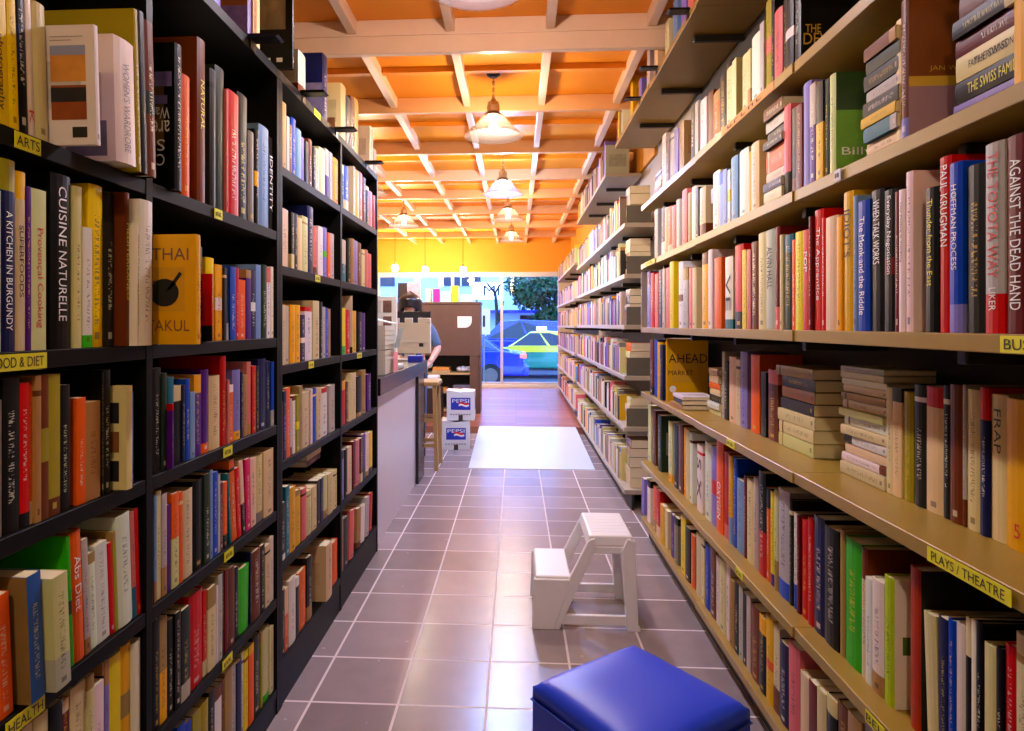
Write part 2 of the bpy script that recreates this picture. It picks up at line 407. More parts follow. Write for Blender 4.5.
def bookcase(Y0, Y1, zs, label, tags, mid):
    e = empty('bookcase', (XL - .15, (Y0 + Y1) / 2, 0), label, 'bookcase')
    T = Matrix.Translation(-e.location)
    XB = XL - .30
    for y in (Y0, mid - .0125, Y1 - .025):
        B().box((XB, y, 0), (XL, y + .025, zs[-1] - .03)).move(T).out('side_panel', 'black_laminate', e, bevel=.001, seg=1)
    B().box((XB - .008, Y0, 0), (XB, Y1, zs[-1])).move(T).out('back_panel', 'black_laminate', e)
    B().box((XB, Y0, zs[-1] - .03), (XL, Y1, zs[-1])).move(T).out('top_panel', 'black_laminate', e, bevel=.001, seg=1)
    for z in zs[:-1]:
        for a, b in ((Y0 + .025, mid - .0125), (mid + .0125, Y1 - .025)):
            B().box((XB, a + .0004, z - .03), (XL - .001, b - .0004, z)).move(T).out('shelf', 'black_laminate', e, bevel=.001, seg=1)
    for a, b in ((Y0 + .025, mid - .0125), (mid + .0125, Y1 - .025)):
        B().box((XL - .02, a, 0), (XL - .004, b, zs[0] - .031)).move(T).out('plinth', 'black_laminate', e)
    for (a, b, k, body) in tags:
        z = zs[k]; shelf_tag(e, XL, L_(a), L_(b), z - .029, z - .003, body)
    return e
bookcase(.59, 2.10, ZL1, 'tall black bookcase of two bays with the FOOD & DIET tag', [(-14, 46, 4, 'FOOD & DIET'), (14, 40, 5, 'ARTS'), (5, 44, 2, 'HEALTH'), (223, 232, 3, None), (224, 233, 2, None), (222, 232, 1, None), (214, 222, 5, None)], 1.3375)
bookcase(2.10, 3.62, ZL2, 'tall black bookcase of two bays ending at the white counter', [(308.5, 313.5, 3, None), (357, 361.5, 3, None), (315, 320, 4, None), (314, 320, 6, None)], 2.855)

MAT['bracket_metal'] = M('worn bracket metal', '2e2820', .4, .5, noise=.2)
ZR = [.13, .46, .875, 1.256, 1.63, 1.975, 2.62]
RN = ['lowest', 'second', 'third', 'fourth', 'fifth', 'sixth', 'topmost']
def wall_shelf(z, pieces, label, brackets, tags=(), mat='pale_laminate', end=None, kick=False, name='wall_shelf', X0=None):
    X0 = XR if X0 is None else X0
    y0, y1 = pieces[0], pieces[-1]
    e = empty(name, (X0 + .15, (y0 + y1) / 2, z), label, 'shelf')
    T = Matrix.Translation(-e.location)
    for i in range(len(pieces) - 1):
        d = .004 if i % 2 else 0
        B().box((X0 + d, pieces[i] + .0006, z - .03), (1.034, pieces[i + 1] - .0006, z)).move(T).out('board', mat, e, bevel=.0015, seg=1)
    for y in brackets:
        B().box((X0 + .07, y, z - .058), (1.034, y + .026, z - .0305)).move(T).out('bracket', 'bracket_metal', e, bevel=.003)
    for (a, b, body, m) in tags:
        shelf_tag(e, X0, R_(b), R_(a), z - .028, z - .002, body, m)
    if end:
        B().box((X0 + .004, y1 - .014, z + .0005), (1.03, y1 - .002, z + end)).move(T).out('end_panel', 'grey_laminate', e)
    if kick:
        B().box((X0 + .05, y0, .001), (X0 + .065, y1, z - .031)).move(T).out('plinth', 'kick', e)
    return e
BR = [.55, 1.22, 1.87, 2.45, 3.05, 3.62]
PC = [-.11, .84, 1.79, 2.74, 3.93]
wall_shelf(ZR[0], PC, 'pale wooden shelf closest to the floor beside the blue ottoman', [], kick=True)
wall_shelf(ZR[1], PC, 'pale wooden shelf second up from the floor beside the blue ottoman', BR, [(866, 885, 'BEL', 'tag'), (736, 743, None, 'tag')])
wall_shelf(ZR[2], PC, 'pale wooden shelf with the yellow PLAYS / THEATRE tag', BR, [(928, 1012, 'PLAYS / THEATRE', 'tag'), (727, 735, None, 'tag')])
wall_shelf(ZR[3], PC, 'pale wooden shelf at eye level with the yellow BUS tag', BR, [(1001, 1081, 'BUSINESS', 'tag')], end=.33)
wall_shelf(ZR[4], PC, 'pale wooden shelf just above the row of business books', BR, [(835, 841, None, 'card_white'), (645, 655, None, 'tag')])
MAT['orange_card'] = M('orange card', 'd98a35', .6)
wall_shelf(ZR[5], PC, 'pale wooden shelf with a long orange card tag, second from the top', BR, [(722, 774, None, 'orange_card')])
wall_shelf(ZR[6], [-.11, .84, 1.79, 2.74, 3.69, 4.92], 'topmost pale wooden shelf below the ceiling with books above the blue ottoman', [1.2, 1.75, 2.35, 3.01, 3.68, 4.31])
structure(B().box((1.036, -.1, .0), (1.058, 3.9, 2.58)).out('shadow_board', 'shadow_paint'))  # added dark sheet over the pale wall, painting in the shade between shelves
# far shelving
ZA = [.14, .57, .92, 1.27, 1.62, 1.97, 2.53]
ZB = [.20, .56, .91, 1.26, 1.61, 2.07]
NA = ['closest to the floor', 'second up from the floor', 'third up from the floor', 'fourth up at eye level', 'fifth up from the floor', 'second from the top', 'topmost']
for i, z in enumerate(ZA):
    y0 = 5.45 if i == 6 else 4.5
    wall_shelf(z, [y0, 6.2, 8.05], 'greyish shelf of the middle run past the step stool, ' + NA[i], [5.0, 5.6, 6.3, 7.2] if i != 6 else [5.9, 6.6, 7.3], mat='grey_laminate', kick=(i == 0))
NB = ['closest to the floor', 'second up from the floor', 'third up from the floor', 'fourth up at eye level', 'second from the top', 'topmost']
for i, z in enumerate(ZB):
    wall_shelf(z, [8.35, 10.1, 11.9], 'greyish shelf of the far run next to the shop window, ' + NB[i], [8.9, 9.8, 10.8], mat='grey_laminate')
structure(B().box((XR + .05, 8.35, .08), (XR + .065, 11.9, .168)).out('baseboard_right', 'kick'))
# flat black metal arms that stick out over the aisle from the top shelves
def shelf_arm(X, Y, z):
    s = 1 if X < 0 else -1
    e = empty('shelf_arm', (X, Y, z), 'flat black metal arm projecting over the aisle from a top shelf edge', 'metal arm', 'black arms along the top shelves')
    B().prism([(-s * .004, .0012), (s * .080, .0012), (s * .088, .006), (s * .080, .011), (-s * .004, .011)], 'y', 0, .05).out('arm_plate', 'dark_metal', e)
    B().box((s * .0006, .008, -.028), (s * .003, .042, .0008)).out('clip_plate', 'dark_metal', e)
for px in (247, 300, 334, 365): shelf_arm(XL, L_(px) + .012, ZL1[6] if px < 280 else ZL2[6])
for px in (690, 658, 641): shelf_arm(XR, R_(px) + .012, ZR[6])
for i in (1, 2, 3, 4, 5):
    e = empty('metal_bookend', (XR + .02, 4.53, ZA[i]), 'grey metal bookend plate closing the ' + NA[i].replace(' from the floor', '').replace(' at eye level', '') + ' shelf of the middle run', 'bookend')
    B().box((0, 0, .001), (.17, .002, .125)).out('upright_plate', 'grey_metal', e); B().box((0, .0025, .001), (.17, .016, .003)).out('base_plate', 'grey_metal', e)
# ------------------------------------------------------------------ books
PAL = {'W': ('white', 'e6dfd8'), 'C': ('cream', 'd9c8a2'), 'I': ('ivory', 'd6cc9e'), 'T': ('tan', 'a8875a'), 'K': ('black', '0b0908'), 'D': ('dark grey', '2b2927'),
       'G': ('grey', '837c74'), 'L': ('pale grey', 'b9b2ad'), 'N': ('navy blue', '1d2350'), 'B': ('blue', '2550b4'), 'S': ('light blue', '7f9cc0'), 'P': ('purple', '55267a'),
       'V': ('lavender', '8a80c4'), 'M': ('maroon', '6a1c20'), 'R': ('red', 'bf2a1e'), 'O': ('orange', 'de6d1c'), 'A': ('amber', 'e2b01e'), 'Y': ('yellow', 'e3cf2e'),
       'H': ('brown', '6e3a20'), 'E': ('dark green', '26382a'), 'F': ('bright green', '45b02c'), 'X': ('pink', 'd07a78'), 'Z': ('teal', '2a6f80'), 'U': ('olive yellow', 'a2973c'), 'Q': ('magenta', 'c8256e'), 'J': ('lime green', 'a8c23e'), 'b': ('blue', '4668b4'), 'f': ('rust', 'a4431c')}
LIGHT = set('WCILTSAYXVJ')
def jit(c, a=.12):
    m = sum(c) / 3; c = [max(0, m + (x - m) * 1.15) for x in c]
    return tuple(max(0, min(1, x ** 1.12 * R.uniform(1 - a, 1 + a))) for x in c)
def book_mesh(t, d, h, hard):
    ct = .0026 if hard else .0011; bl = min(.004, t * .12) if hard else min(.0012, t * .06)
    ct = min(ct, t * .16)
    ou = [(-t / 2, d)] + [(x * t / 2, bl * x * x) for x in (-1, -.5, 0, .5, 1)] + [(t / 2, d)]
    ti = t - 2 * ct
    inn = [(-ti / 2, d)] + [(x * ti / 2, bl * x * x + ct) for x in (-1, -.5, 0, .5, 1)] + [(ti / 2, d)]
    n = len(ou); v = []; f = []; uv = []
    for z in (0, h):
        v += [(x, y, z) for x, y in ou] + [(x, y, z) for x, y in inn]
    N = 2 * n
    us = [2.98, 2.02, .25, .5, .75, 1, 4.02]  # placeholder
    for i in range(n - 1):
        if i == 0: ua, ub = 2.98, 2.02
        elif i == n - 2: ua, ub = 4.02, 4.98
        else: ua, ub = (i - 1) / 4, i / 4
        f.append((i, i + 1, N + i + 1, N + i)); uv += [(ua, 0), (ub, 0), (ub, 1), (ua, 1)]
        f.append((n + i + 1, n + i, N + n + i, N + n + i + 1)); uv += [(1.2, .5)] * 4
        f.append((i + 1, i, n + i, n + i + 1)); uv += [(1.2, .0)] * 4
        f.append((N + i, N + i + 1, N + n + i + 1, N + n + i)); uv += [(1.2, 1)] * 4
    for a, fl in ((0, 0), (n - 1, 1)):
        q = (a, N + a, N + n + a, n + a); f.append(q if not fl else q[::-1]); uv += [(1.2, .5)] * 4
    g = .003 if hard else .0006; yb = bl + ct + .0006; x = ti / 2 - .0004; dd = d - (.004 if hard else .0008)
    pv = [(-x, yb, g), (x, yb, g), (x, dd, g), (-x, dd, g), (-x, yb, h - g), (x, yb, h - g), (x, dd, h - g), (-x, dd, h - g)]
    pf = [(0, 3, 2, 1), (4, 5, 6, 7), (0, 1, 5, 4), (1, 2, 6, 5), (2, 3, 7, 6), (3, 0, 4, 7)]
    return v, f, uv, pv, pf
BOOKS = []
def make_book(side, pos, t, d, h, code, hard, lean=0, lying=False, title=None, tcol=None, turn=0, noletter=False, pat=None, pages=True):
    """pos = where the middle of the spine's foot stands"""
    name = 'hardcover_book' if hard else 'paperback_book'
    e = bpy.data.objects.new(name, None); COL.objects.link(e); e.empty_display_size = .02
    s = 1 if side == 'R' else -1
    if lying: m = Matrix(((0, s, 0), (0, 0, s), (1, 0, 0))).to_4x4()      # columns: x->+Z, y->+-X, z->+-Y
    else: m = Matrix(((0, s, 0), (-s, 0, 0), (0, 0, 1))).to_4x4()
    if lean: m = m @ Matrix.Rotation(math.radians(lean), 4, 'Y')
    if turn: m = Matrix.Rotation(math.radians(turn), 4, 'Z') @ m
    m.translation = Vector(pos) + Vector((0, 0, abs(math.sin(math.radians(lean))) * t / 2 + .0006))
    e.matrix_basis = m
    v, f, uv, pv, pf = book_mesh(t, d, h, hard)
    cov = mesh_obj('cover', v, f, 'book', e, uv)
    if pages: mesh_obj('page_block', pv, pf, 'pages', e)
    a = code[0]; b = code[1] if len(code) > 1 else None
    c1 = jit(hexc(PAL[a][1])); light = a in LIGHT
    rb = R.random()
    c2k = b or R.choice('KTHTD' if light else 'CTIKD'); c2 = jit(hexc(PAL[c2k][1]))
    c3 = jit(hexc(R.choice(['1d1a18', '1d1a18', '5a1818', '1b2a5a'] if light else ['e8e0d0', 'e8e0d0', 'd9b860'])))
    if pat is None: pat = R.choice('bbtmh') if b else R.choice('nnnnnnnnbtd')
    pbs = {'n': (2, 3), 'b': (-.1, R.uniform(.1, .3)), 't': (R.uniform(.75, .92), 1.1), 'm': (.4, R.uniform(.5, .65)), 'h': (R.uniform(.4, .6), 1.1), 'd': (.86, .9)}[pat]
    t0 = R.uniform(.12, .3); t1 = R.uniform(.6, .92)
    if title or noletter: t0, t1 = 2, 3
    elif R.random() < .3: t0, t1 = 2, 3
    cov['c1'] = c1; cov['c2'] = c2; cov['c3'] = c3; cov['pb'] = (pbs[0], pbs[1], R.random()); cov['pt'] = (t0, t1, 0 if (title or noletter) else R.random())
    if title:
        tm = tcol or ('ink' if light else 'white_paper')
        for k, ln in enumerate(title.split('|')):
            vals = ln.split('@')      # text@z-centre@length fraction@width fraction
            zc = float(vals[1]) if len(vals) > 1 else .55; lf = float(vals[2]) if len(vals) > 2 else .75; wf = float(vals[3]) if len(vals) > 3 else .5
            mm = vals[4].replace(' ', '_') if len(vals) > 4 else tm
            text(vals[0], cov, mm, .02, frame((0, -.0007, zc * h), (0, 0, -1), (1, 0, 0)), width=lf * h, height=wf * t)
    BOOKS.append(dict(o=e, code=code, hard=hard, t=t, h=h, lying=lying, lean=lean, title=title, pat=pat, c2=c2k))
    return e, cov
def face(cov, t, d, h, side, quads):
    """pieces of the printed front: (name, y0, y1, z0, z1, material); on the cover turned to the camera"""
    x = (t / 2 + .0005) * (1 if side == 'R' else -1)
    for (nm, a, b, z0, z1, m) in quads:
        q = [(x, a, z0), (x, b, z0), (x, b, z1), (x, a, z1)]
        mesh_obj(nm, q, [(0, 1, 2, 3)] if side == 'R' else [(3, 2, 1, 0)], m, cov)
def face_text(cov, body, t, side, yc, zc, width, height, mat, flip=False):
    s = 1 if side == 'R' else -1
    # reading direction on the near cover: right shelf spine at the reader's left; left shelf spine at the reader's right
    xd = Vector((0, 1, 0)) if side == 'R' else Vector((0, -1, 0)); yd = Vector((0, 0, 1))
    if flip: xd, yd = -xd, -yd
    text(body, cov, mat, .05, frame((s * (t / 2 + .001), yc, zc), xd, yd), width=width, height=height)
ROWS = []
def parse(tok):
    p = tok.split(','); xs = p[0].split('-')
    d = dict(x1=float(xs[-1]), x0=float(xs[0]) if len(xs) > 1 else None, y=float(p[1]), code=p[2])
    for q in p[3:]:
        if q in ('hc', 'pb'): d['hard'] = q == 'hc'
        elif q[0] == 'p': d['p'] = float(q[1:])
        elif q[0] == 'l': d['l'] = float(q[1:])
        elif q == 'q': d['q'] = True
        elif q[0] == 'd': d['d'] = float(q[1:])
        elif q[0] == 't': d['t'] = q[2:].replace('_', ' ')
        elif q[0] == '#': d['id'] = q[1:]
        elif q[0] == '^': d['pat'] = q[1]
    return d
SPECIAL = {}
def row(side, place, z, zmax, X, data, start, ymin=None, ymax=None):
    """side 'L' or 'R'; data runs in picture order (left to right)"""
    items = [parse(t) for t in data.split()]
    px = start
    for it in items:
        if it['x0'] is None: it['x0'] = px
        px = it['x1']
    if side == 'R': items.reverse()
    sg = 1 if side == 'L' else -1
    last = ymin if ymin is not None else -9; out = []; pd = 0
    for it in items:
        Xp = X + sg * it.get('p', 0)
        a, b = Yof(it['x0'], Xp), Yof(it['x1'], Xp)
        a, b = min(a, b), max(a, b)
        cd = math.tan(math.radians(it.get('l', 0))) * sg; last += max(0, pd - cd) * .23; pd = cd
        a = max(a, last)
        if b - a < .006: b = a + .006
        b = min(b, a + .085)
        if ymax and b > ymax:
            if ymax - a < .004: continue
            b = ymax
        last = b + .0004
        t = b - a; yc = (a + b) / 2
        h = Zof(it['y'], Xp, yc) - z
        h = max(.10, min(h, zmax - z - .012)) if zmax else max(.10, h)
        hard = it.get('hard', h > .268 or t > .048)
        d = it.get('d', max(.11, min(.225, h * (.72 if R.random() < .7 else .82))))
        if it.get('p', 0) <= 0: d = min(d, .285 - abs(X - (XL if side == 'L' else XR)))
        ln = it.get('l', 0)
        if ln: h = h / math.cos(math.radians(ln)) - abs(math.sin(math.radians(ln))) * t
        jx = 0 if it.get('p') else R.uniform(0, .006)
        e, cov = make_book(side, (Xp - sg * jx, yc, z), t * .985, d, h, it['code'], hard, lean=ln * (1 if side == 'L' else 1), title=it.get('t'), pat=it.get('pat'), noletter=it.get('q', False))
        BOOKS[-1]['row'] = place; out.append(BOOKS[-1])
        if 'id' in it: SPECIAL[it['id']] = (e, cov, t * .985, d, h)
    ROWS.append((place, out)); return out
def stack(side, place, z, X, Y0, Y1, ztop, codes, d=None, hard=None, titles=None, weights=None, twist=1.5, pile=None):
    """books lying flat; codes from the bottom up"""
    w = weights or [R.uniform(.8, 1.2) for _ in codes]; tot = sum(w); zz = z; out = []
    for i, c in enumerate(codes):
        t = (ztop - z) * w[i] / tot; L = (Y1 - Y0) * R.uniform(.95, 1.0)
        yc = (Y0 + Y1) / 2 + R.uniform(-.004, .004)
        y = yc - L / 2 if side == 'R' else yc + L / 2
        e, cov = make_book(side, (X + (R.uniform(-.006, .006)), y, zz + t / 2), t - .0015, d or R.uniform(.12, .15), L, c, (t > .03) if hard is None else hard, lying=True, title=(titles or {}).get(i), turn=R.uniform(-twist, twist))
        BOOKS[-1]['row'] = place; BOOKS[-1]['stackpos'] = (i, len(codes)); BOOKS[-1]['pile'] = pile; out.append(BOOKS[-1]); zz += t + .0004
    ROWS.append((place, out)); return out
# ------------------------------------------------------------------ the rows, as read off the photograph
XLb = XL - .006
U0, U1, U2, U3, U4 = .615, 1.325, 1.35, 2.075, 2.125
V1, V2 = 2.8425, 2.8675; V3 = 3.595
def rowL1(place, k, data, start, **kw): return row('L', place, ZL1[k], ZL1[k + 1] - .03 if k < 6 else None, XLb, data, start, **kw)
def rowL2(place, k, data, start, **kw): return row('L', place, ZL2[k], ZL2[k + 1] - .03 if k < 6 else None, XLb, data, start, **kw)
B1, B2, B3, B4 = 'first black bay', 'second black bay', 'third black bay', 'fourth black bay'
SH = ['lowest shelf', 'second shelf up', 'third shelf up', 'fourth shelf up', 'fifth shelf up', 'sixth shelf up', 'top']
# first bay
rowL1((SH[5], B1), 5, '11,-25,Y,^n,t=photography@.35@.5@.45,l-2.5 20,-12,Y,^n,l-2.5 31,-40,KN,l-2.5 39,-28,W,t=K@.12@.08@.6@carton_red,l-2.5 52,6,C,hc,^n,l-2.5 97-101,28,WZ,p.075,#desert,^n,d.2,l-2.5 118-138,42,W,p.045,#wardrobe,d.2,t=WOMEN\'S_WARDROBE@.45@.72@.32@carton_grey,^n,l-2.5 138-142,13,U,d.26,#olive,^n,p.035,l-2.5 149,15,K,p.035,^n,hc,l-2.5 158,25,HE,p.035,^m,l-2.5', -6, ymax=1.324)
rowL1((SH[4], B1), 4, '2,190,L 18,160,NU,^t,t=A_KITCHEN_IN_BURGUNDY@.42@.62@.4 29,172,CA,^t,t=SUPERFOODS@.5@.4@.4 34,187,P 49,190,I,t=Provençal_Cooking@.45@.62@.5@carton_red 54-74,175,K,hc,^n,d.25,t=CUISINE@.76@.34@.40|NATURELLE@.36@.40@.40 76-84,187,C 84-93,228,WF,^b,d.2 93-107,175,Y,hc,^n,d.25 107-118,193,DK 130,193,HK,hc,^n,p.015,t=MEDITERRANEO@.55@.5@.5@tag 137,226,W,p.03,^n,t=GRAND_CLAUDINE\'S_FAVORITES@.55@.75@.5 154,201,W,^n,p.035,hc', -8, ymax=1.324)
rowL1((SH[3], B1), 3, '5,401,GO,^n 22,375,KR,^n 32,383,RK,^b 36,385,O 42,376,T 50,372,HU,^m 62,368,UH,d.24 72,385,K 79-88,398,OE,d.23,^n 88-103,402,T 103,372,K 112,370,KD 127-133,386,I,p.02,d.2,^n,q,#gallery 138,392,B', -8, ymax=1.30)
rowL1((SH[2], B1), 2, '0-15,592,O,l-3 32-46,571,b,^n,d.22,p.015,#bluecook,l-3 57-72,572,CL,p.03,^b,d.2,l-3 75,534,FE,^m,d.22,pb,q,l-3 75-87,528,O,hc,^n,t=Abs_Diet@.6@.42@.5,l-3 93,537,L,l-3 101,551,W,l-3 113,541,W,^n,d.2,l-3 118,541,R,l-3 121,530,U,d.2,l-3 121-135,512,W,hc,d.21,^n,l-3 139,510,XZ,^b,l-3 148,507,R,^n,l-3', -10, ymax=1.322)
rowL1((SH[1], B1), 1, '20-36,716,I 51,710,I 64,698,K 73,700,M 88,675,C 95,672,C 95-105,683,W 104,662,T 112,653,V 124,655,Y 134,642,AT,hc 149,641,W,hc,^n 158,636,I', 12, ymax=1.322)
# second bay
rowL1((SH[5], B2), 5, '176-183,45,K,p.02,#violets,hc,^n,d.2 183-191,76,O,^n 200-208,40,H,hc,^n,d.27,t=NATURAL@.6@.3@.45@tag 212-218,70,D 218-227,68,E,hc,^n,d.24 226-229,90,X 229-240,93,R,hc,^n 250,95,K,hc,^n 256,132,G 260,130,KA 270,127,S,hc,^n 275,138,KO,^n,t=IDENTITY@.5@.6@.6', 170, ymin=1.36, ymax=2.07)
rowL1((SH[4], B2), 4, '196-201,235,A,p.10,#thai,d.2,^n 199-204,247,K,hc 201-209,274,RK,p.02,^b,t=europe@.75@.4@.55 217,258,AY,hc,^h 224,265,AW,^m 227,268,D 231,268,NL 237,267,B 240,268,R 247,280,O,^n 252,270,P 257,270,NW,^m 262,265,S 268,265,E 272,268,WX,^t 280,267,W', 196, ymin=1.353, ymax=2.07)
rowL1((SH[3], B2), 3, '155-163,368,K,^n 168,373,E 161-169,404,PR,^t,p.01 176,377,Z 184,386,K 187,385,N 191,379,B 196,392,S 203,375,PA,^t 211,370,PO,^b,hc 222,376,C 228,356,R,hc,^n 230,380,X 235,385,OW,^t 243,370,VA,^b 245,372,N 249,375,T 253,362,X 257,366,R 260,366,K 268,359,N,hc,^n 272,361,N 277,362,BL', 153, ymin=1.37, ymax=2.07)
rowL1((SH[2], B2), 2, '152-158,495,S 163,488,I 168,494,L 173,505,P 180,493,IO 184,492,O 195,490,I 205,480,K 211,474,E 214,470,S 219,472,B 222,475,L 225,483,H 229,482,O 234,472,Z,l-5 239,458,O,l-5 243,466,R,l-5 247,459,KC,l-6,^h 252,458,Q,l-2 258,458,C 265,456,IG,^b 279,450,C,hc,^n,d.2', 151, ymin=1.37, ymax=2.07)
rowL1((SH[1], B2), 1, '153-162,617,K 170,618,AT,^h 176,619,K 182,612,K 191,608,DL,^b 205,592,R,hc,^n 209,590,R 217,587,C 219,586,W 223,575,L 226,572,K 230,569,M 236,567,H 240,567,K 251,567,F,^n,l2 253,552,N 262,550,H,hc 266,545,K 271,545,C 277,537,W 282,532,K', 152, ymin=1.37, ymax=2.07)
rowL1((SH[0], B2), 0, '178-186,724,B 194,722,B 202,712,U 210,702,U,hc 216,690,K 223,686,W 226,680,H 233,670,T 238,664,L 243,661,N 246,652,I 250,650,Y 255,645,OA 262,635,D 264,632,U 271,628,IF,^b 277,627,C', 172, ymin=1.37, ymax=2.07)
# things standing on top of the first bookcase
rowL1(('top of the first black bookcase', ''), 6, '213-224,-30,V,^n 250-254,-28,PO,hc,#magazine,^n,d.16 258,-18,T 262,-15,C 293-297,-62,K,p.055,#binder,hc,d.19,^n', 212, ymax=2.10)
# third and fourth bays
rowL2(('top of the second black bookcase', ''), 6, '300-313,54,L,hc,^b 324-329,56,N,hc,#castle,^n,d.16 342-347,86,C,#painting,d.17,^n 352,98,N 356,98,H 362,100,A 370-374,127,W,l4 377,150,L', 298, ymin=2.14)
rowL2((SH[5], B3), 5, '283-287,103,T 290,117,L 293,125,H 298,119,B 303,130,S 306,138,V 309,142,K 313,140,H 317,148,K 320,149,C 327,149,C 331,150,PL,^h 334,153,L 339,159,A', 283, ymin=U4, ymax=V1)
rowL2((SH[5], B4), 5, '342-345,165,N 354,167,B 356,167,C 360,171,A 364,173,O 367,178,H 370,187,K 374,192,X 377,196,X', 342, ymin=V2, ymax=V3)
rowL2((SH[4], B3), 4, '282-292,209,C,hc,^n 295,213,D 298,214,K 303,218,C 309,217,C 315,207,N,hc,^n 319,227,X 324,227,W 328,228,VF,^m 331,233,O 335,234,L', 281, ymin=U4, ymax=V1)
rowL2((SH[4], B4), 4, '342-349,240,ZL,^h 352,239,D 355,239,T 359,241,V 363,243,H 366,250,C 369,250,X 373,254,X', 342, ymin=V2, ymax=V3)
rowL2((SH[3], B3), 3, '282-286,305,C 291,306,L 296,305,A,^n 302,305,A,^n 306,315,NW,^m 314,307,WR,^t 321,301,C,hc,^n 323,302,D 326,307,L 329,308,B 332,309,T', 281, ymin=U4, ymax=V1)
rowL2((SH[3], B4), 3, '342-347,308,YF,^b 347-353,310,R,^n 353,296,C,d.2 360,311,A 363,312,D 369,313,P', 341, ymin=V2, ymax=V3)
rowL2((SH[2], B3), 2, '281-284,402,M 287,391,NP 291,388,O 294,399,LH,^b 297,396,W 300,395,UY 303,386,T 311,392,C 313,389,W 318,389,B 323,388,C 331,388,WR,^t 337,385,L', 280, ymin=U4, ymax=V1)
rowL2((SH[2], B4), 2, '342-347,381,RA 350,382,H 353,381,C 358,373,C 363,376,D 368,370,T 373,374,P', 341, ymin=V2, ymax=V3)
rowL2((SH[1], B3), 1, '282-287,503,DW 291,486,Z 297,487,A 303,490,A 308,488,X 313,490,I 318,486,C 321,480,D 324,478,N 329,475,I 334,473,C 339,470,I', 281, ymin=U4, ymax=V1 - .02)
rowL2((SH[1], B4), 1, '342-346,451,V 349,449,K 354,447,C 357,441,M 361,440,X 363,438,H 367,434,P 370,433,W 375,432,YK', 341, ymin=V2, ymax=V3)
rowL2((SH[0], B3), 0, '283-286,590,K 290,588,OC 297,578,W 300,577,DW 308,570,O 313,556,D 327-333,543,C,hc,p.02,d.22,^n 339,541,O', 283, ymin=U4, ymax=V1)
rowL2((SH[0], B4), 0, '342-345,518,T 350,517,D 358,510,X,l5 362,508,T,l5 366,505,W,l5 370,497,L,l6 374,493,R,l6', 341, ymin=V2, ymax=V3)
zt = ZL2[1]
stack('L', ('second shelf up', B3), .705, XL - .05, 2.52, 2.72, .752, ['M', 'C'], d=.14, hard=False, pile='small pile lying on books, third black bay')
def rowR(place, k, data, start, sb=.008, **kw):
    zm = ZR[k + 1] - .032 if k < 6 else 2.90
    return row('R', place, ZR[k], zm, XR + sb, data, start, **kw)
W6, W5, W4, W3, W2, W1, W0 = [('topmost wooden shelf', ''), ('orange-tagged wooden shelf', ''), ('shelf above the BUS tag', ''), ('BUS-tagged shelf', ''), ('plays and theatre shelf', ''), ('second wooden shelf up', ''), ('lowest wooden shelf', '')]
rowR(W6, 6, '621-632,78,A,hc,^n 640,80,V 640-648,35,L,l3 657,24,C 668,22,C 676,0,S 684,-8,V 692,-14,X 703,-25,U 716,-40,W', 621)
rowR(W5, 5, '661-665,135,W 669,138,H 673,134,L 677,130,V 677-683,123,T,hc 690-694,105,D 697,102,L 705,100,W 711,93,H 718,92,O,hc 725,75,KE 731,62,C 735,60,C 741-747,55,C 750,50,I 759,35,W 763,23,L 770,0,UX 773,0,K 781,10,X 784,0,K 784-792,-6,KW,^m 792-798,-10,K,#devil,hc,d.17,^n', 661)
stack('R', W5, ZR[5], XR + .01, Yof(660, XR), Yof(655, XR) + .05, Zof(166, XR, 3.4), ['H', 'L', 'W', 'D', 'L'], hard=False, pile='pile at the window end of the orange-tagged shelf')
stack('R', W5, ZR[5], XR + .02, 1.22, 1.45, 2.24, ['U', 'U', 'C', 'U', 'U', 'T'], hard=False, pile='pile beside the gold-lettered black book')
rowR(W4, 4, '648-657,210,L,hc,^n 664,208,NW 667,208,C 671,207,O 675,206,X 678,200,W 686,190,X,hc 690,193,T 694,187,W 697,188,K 704,188,C 710-718,172,W 722,172,SB,^t 726,170,S 729,170,WY 736,157,S 747,150,W,hc,^n 750,152,A 758,143,C,hc,^n 782-789,106,XK,^b,hc 795,108,KH 801,105,M 809,83,V,hc 815,84,PL 822,83,AK,^h 826,80,E 826-833,75,I,#billy,hc,^n,d.16 893-899,20,C,^n 899-907,0,HV,^b,#jan,hc,d.16 1009-1028,-40,A,hc,^n,t=T@.75@.12@.5', 648)
stack('R', W4, ZR[4], XR + .03, Yof(708.6, XR), Yof(704.4, XR), Zof(197, XR, 2.75), ['L', 'C', 'L'], hard=False, d=.13, pile='little pile on the shelf above the BUS tag')
stack('R', W4, ZR[4], XR + .01, Yof(780, XR), Yof(761, XR) - .005, Zof(117, XR, 2.05), ['C', 'N', 'C', 'O', 'D', 'D', 'L', 'H'], weights=[1.1, .9, 1, 2.2, .8, .9, 1.1, 1.2], hard=False, d=.15, pile='pile with the fat orange book')
stack('R', W4, ZR[4], XR + .01, Yof(893, XR), Yof(859, XR), Zof(42, XR, 1.4), ['C', 'ZL', 'A', 'D', 'L', 'K', 'E', 'H'], weights=[1, 1.1, .8, 1.1, .9, 1.2, 1, 1], hard=False, d=.15, pile='pile beside the green-fronted book')
stack('R', W4, ZR[4], XR + .05, 1.045, 1.222, 1.89, ['V', 'K', 'I', 'M', 'K', 'H', 'U'], weights=[1.1, 1.3, 1.5, 1.1, 1.1, 1.5, 1.2], hard=False, d=.15, twist=.6, pile='SWISS FAMILY pile above the BUS shelf',
      titles={1: 'THE SWISS FAMILY@.45@.7@.5@tag', 2: 'THE SWISS@.5@.45@.32|FAMILY ROBINSON@.5@.6@.3'})
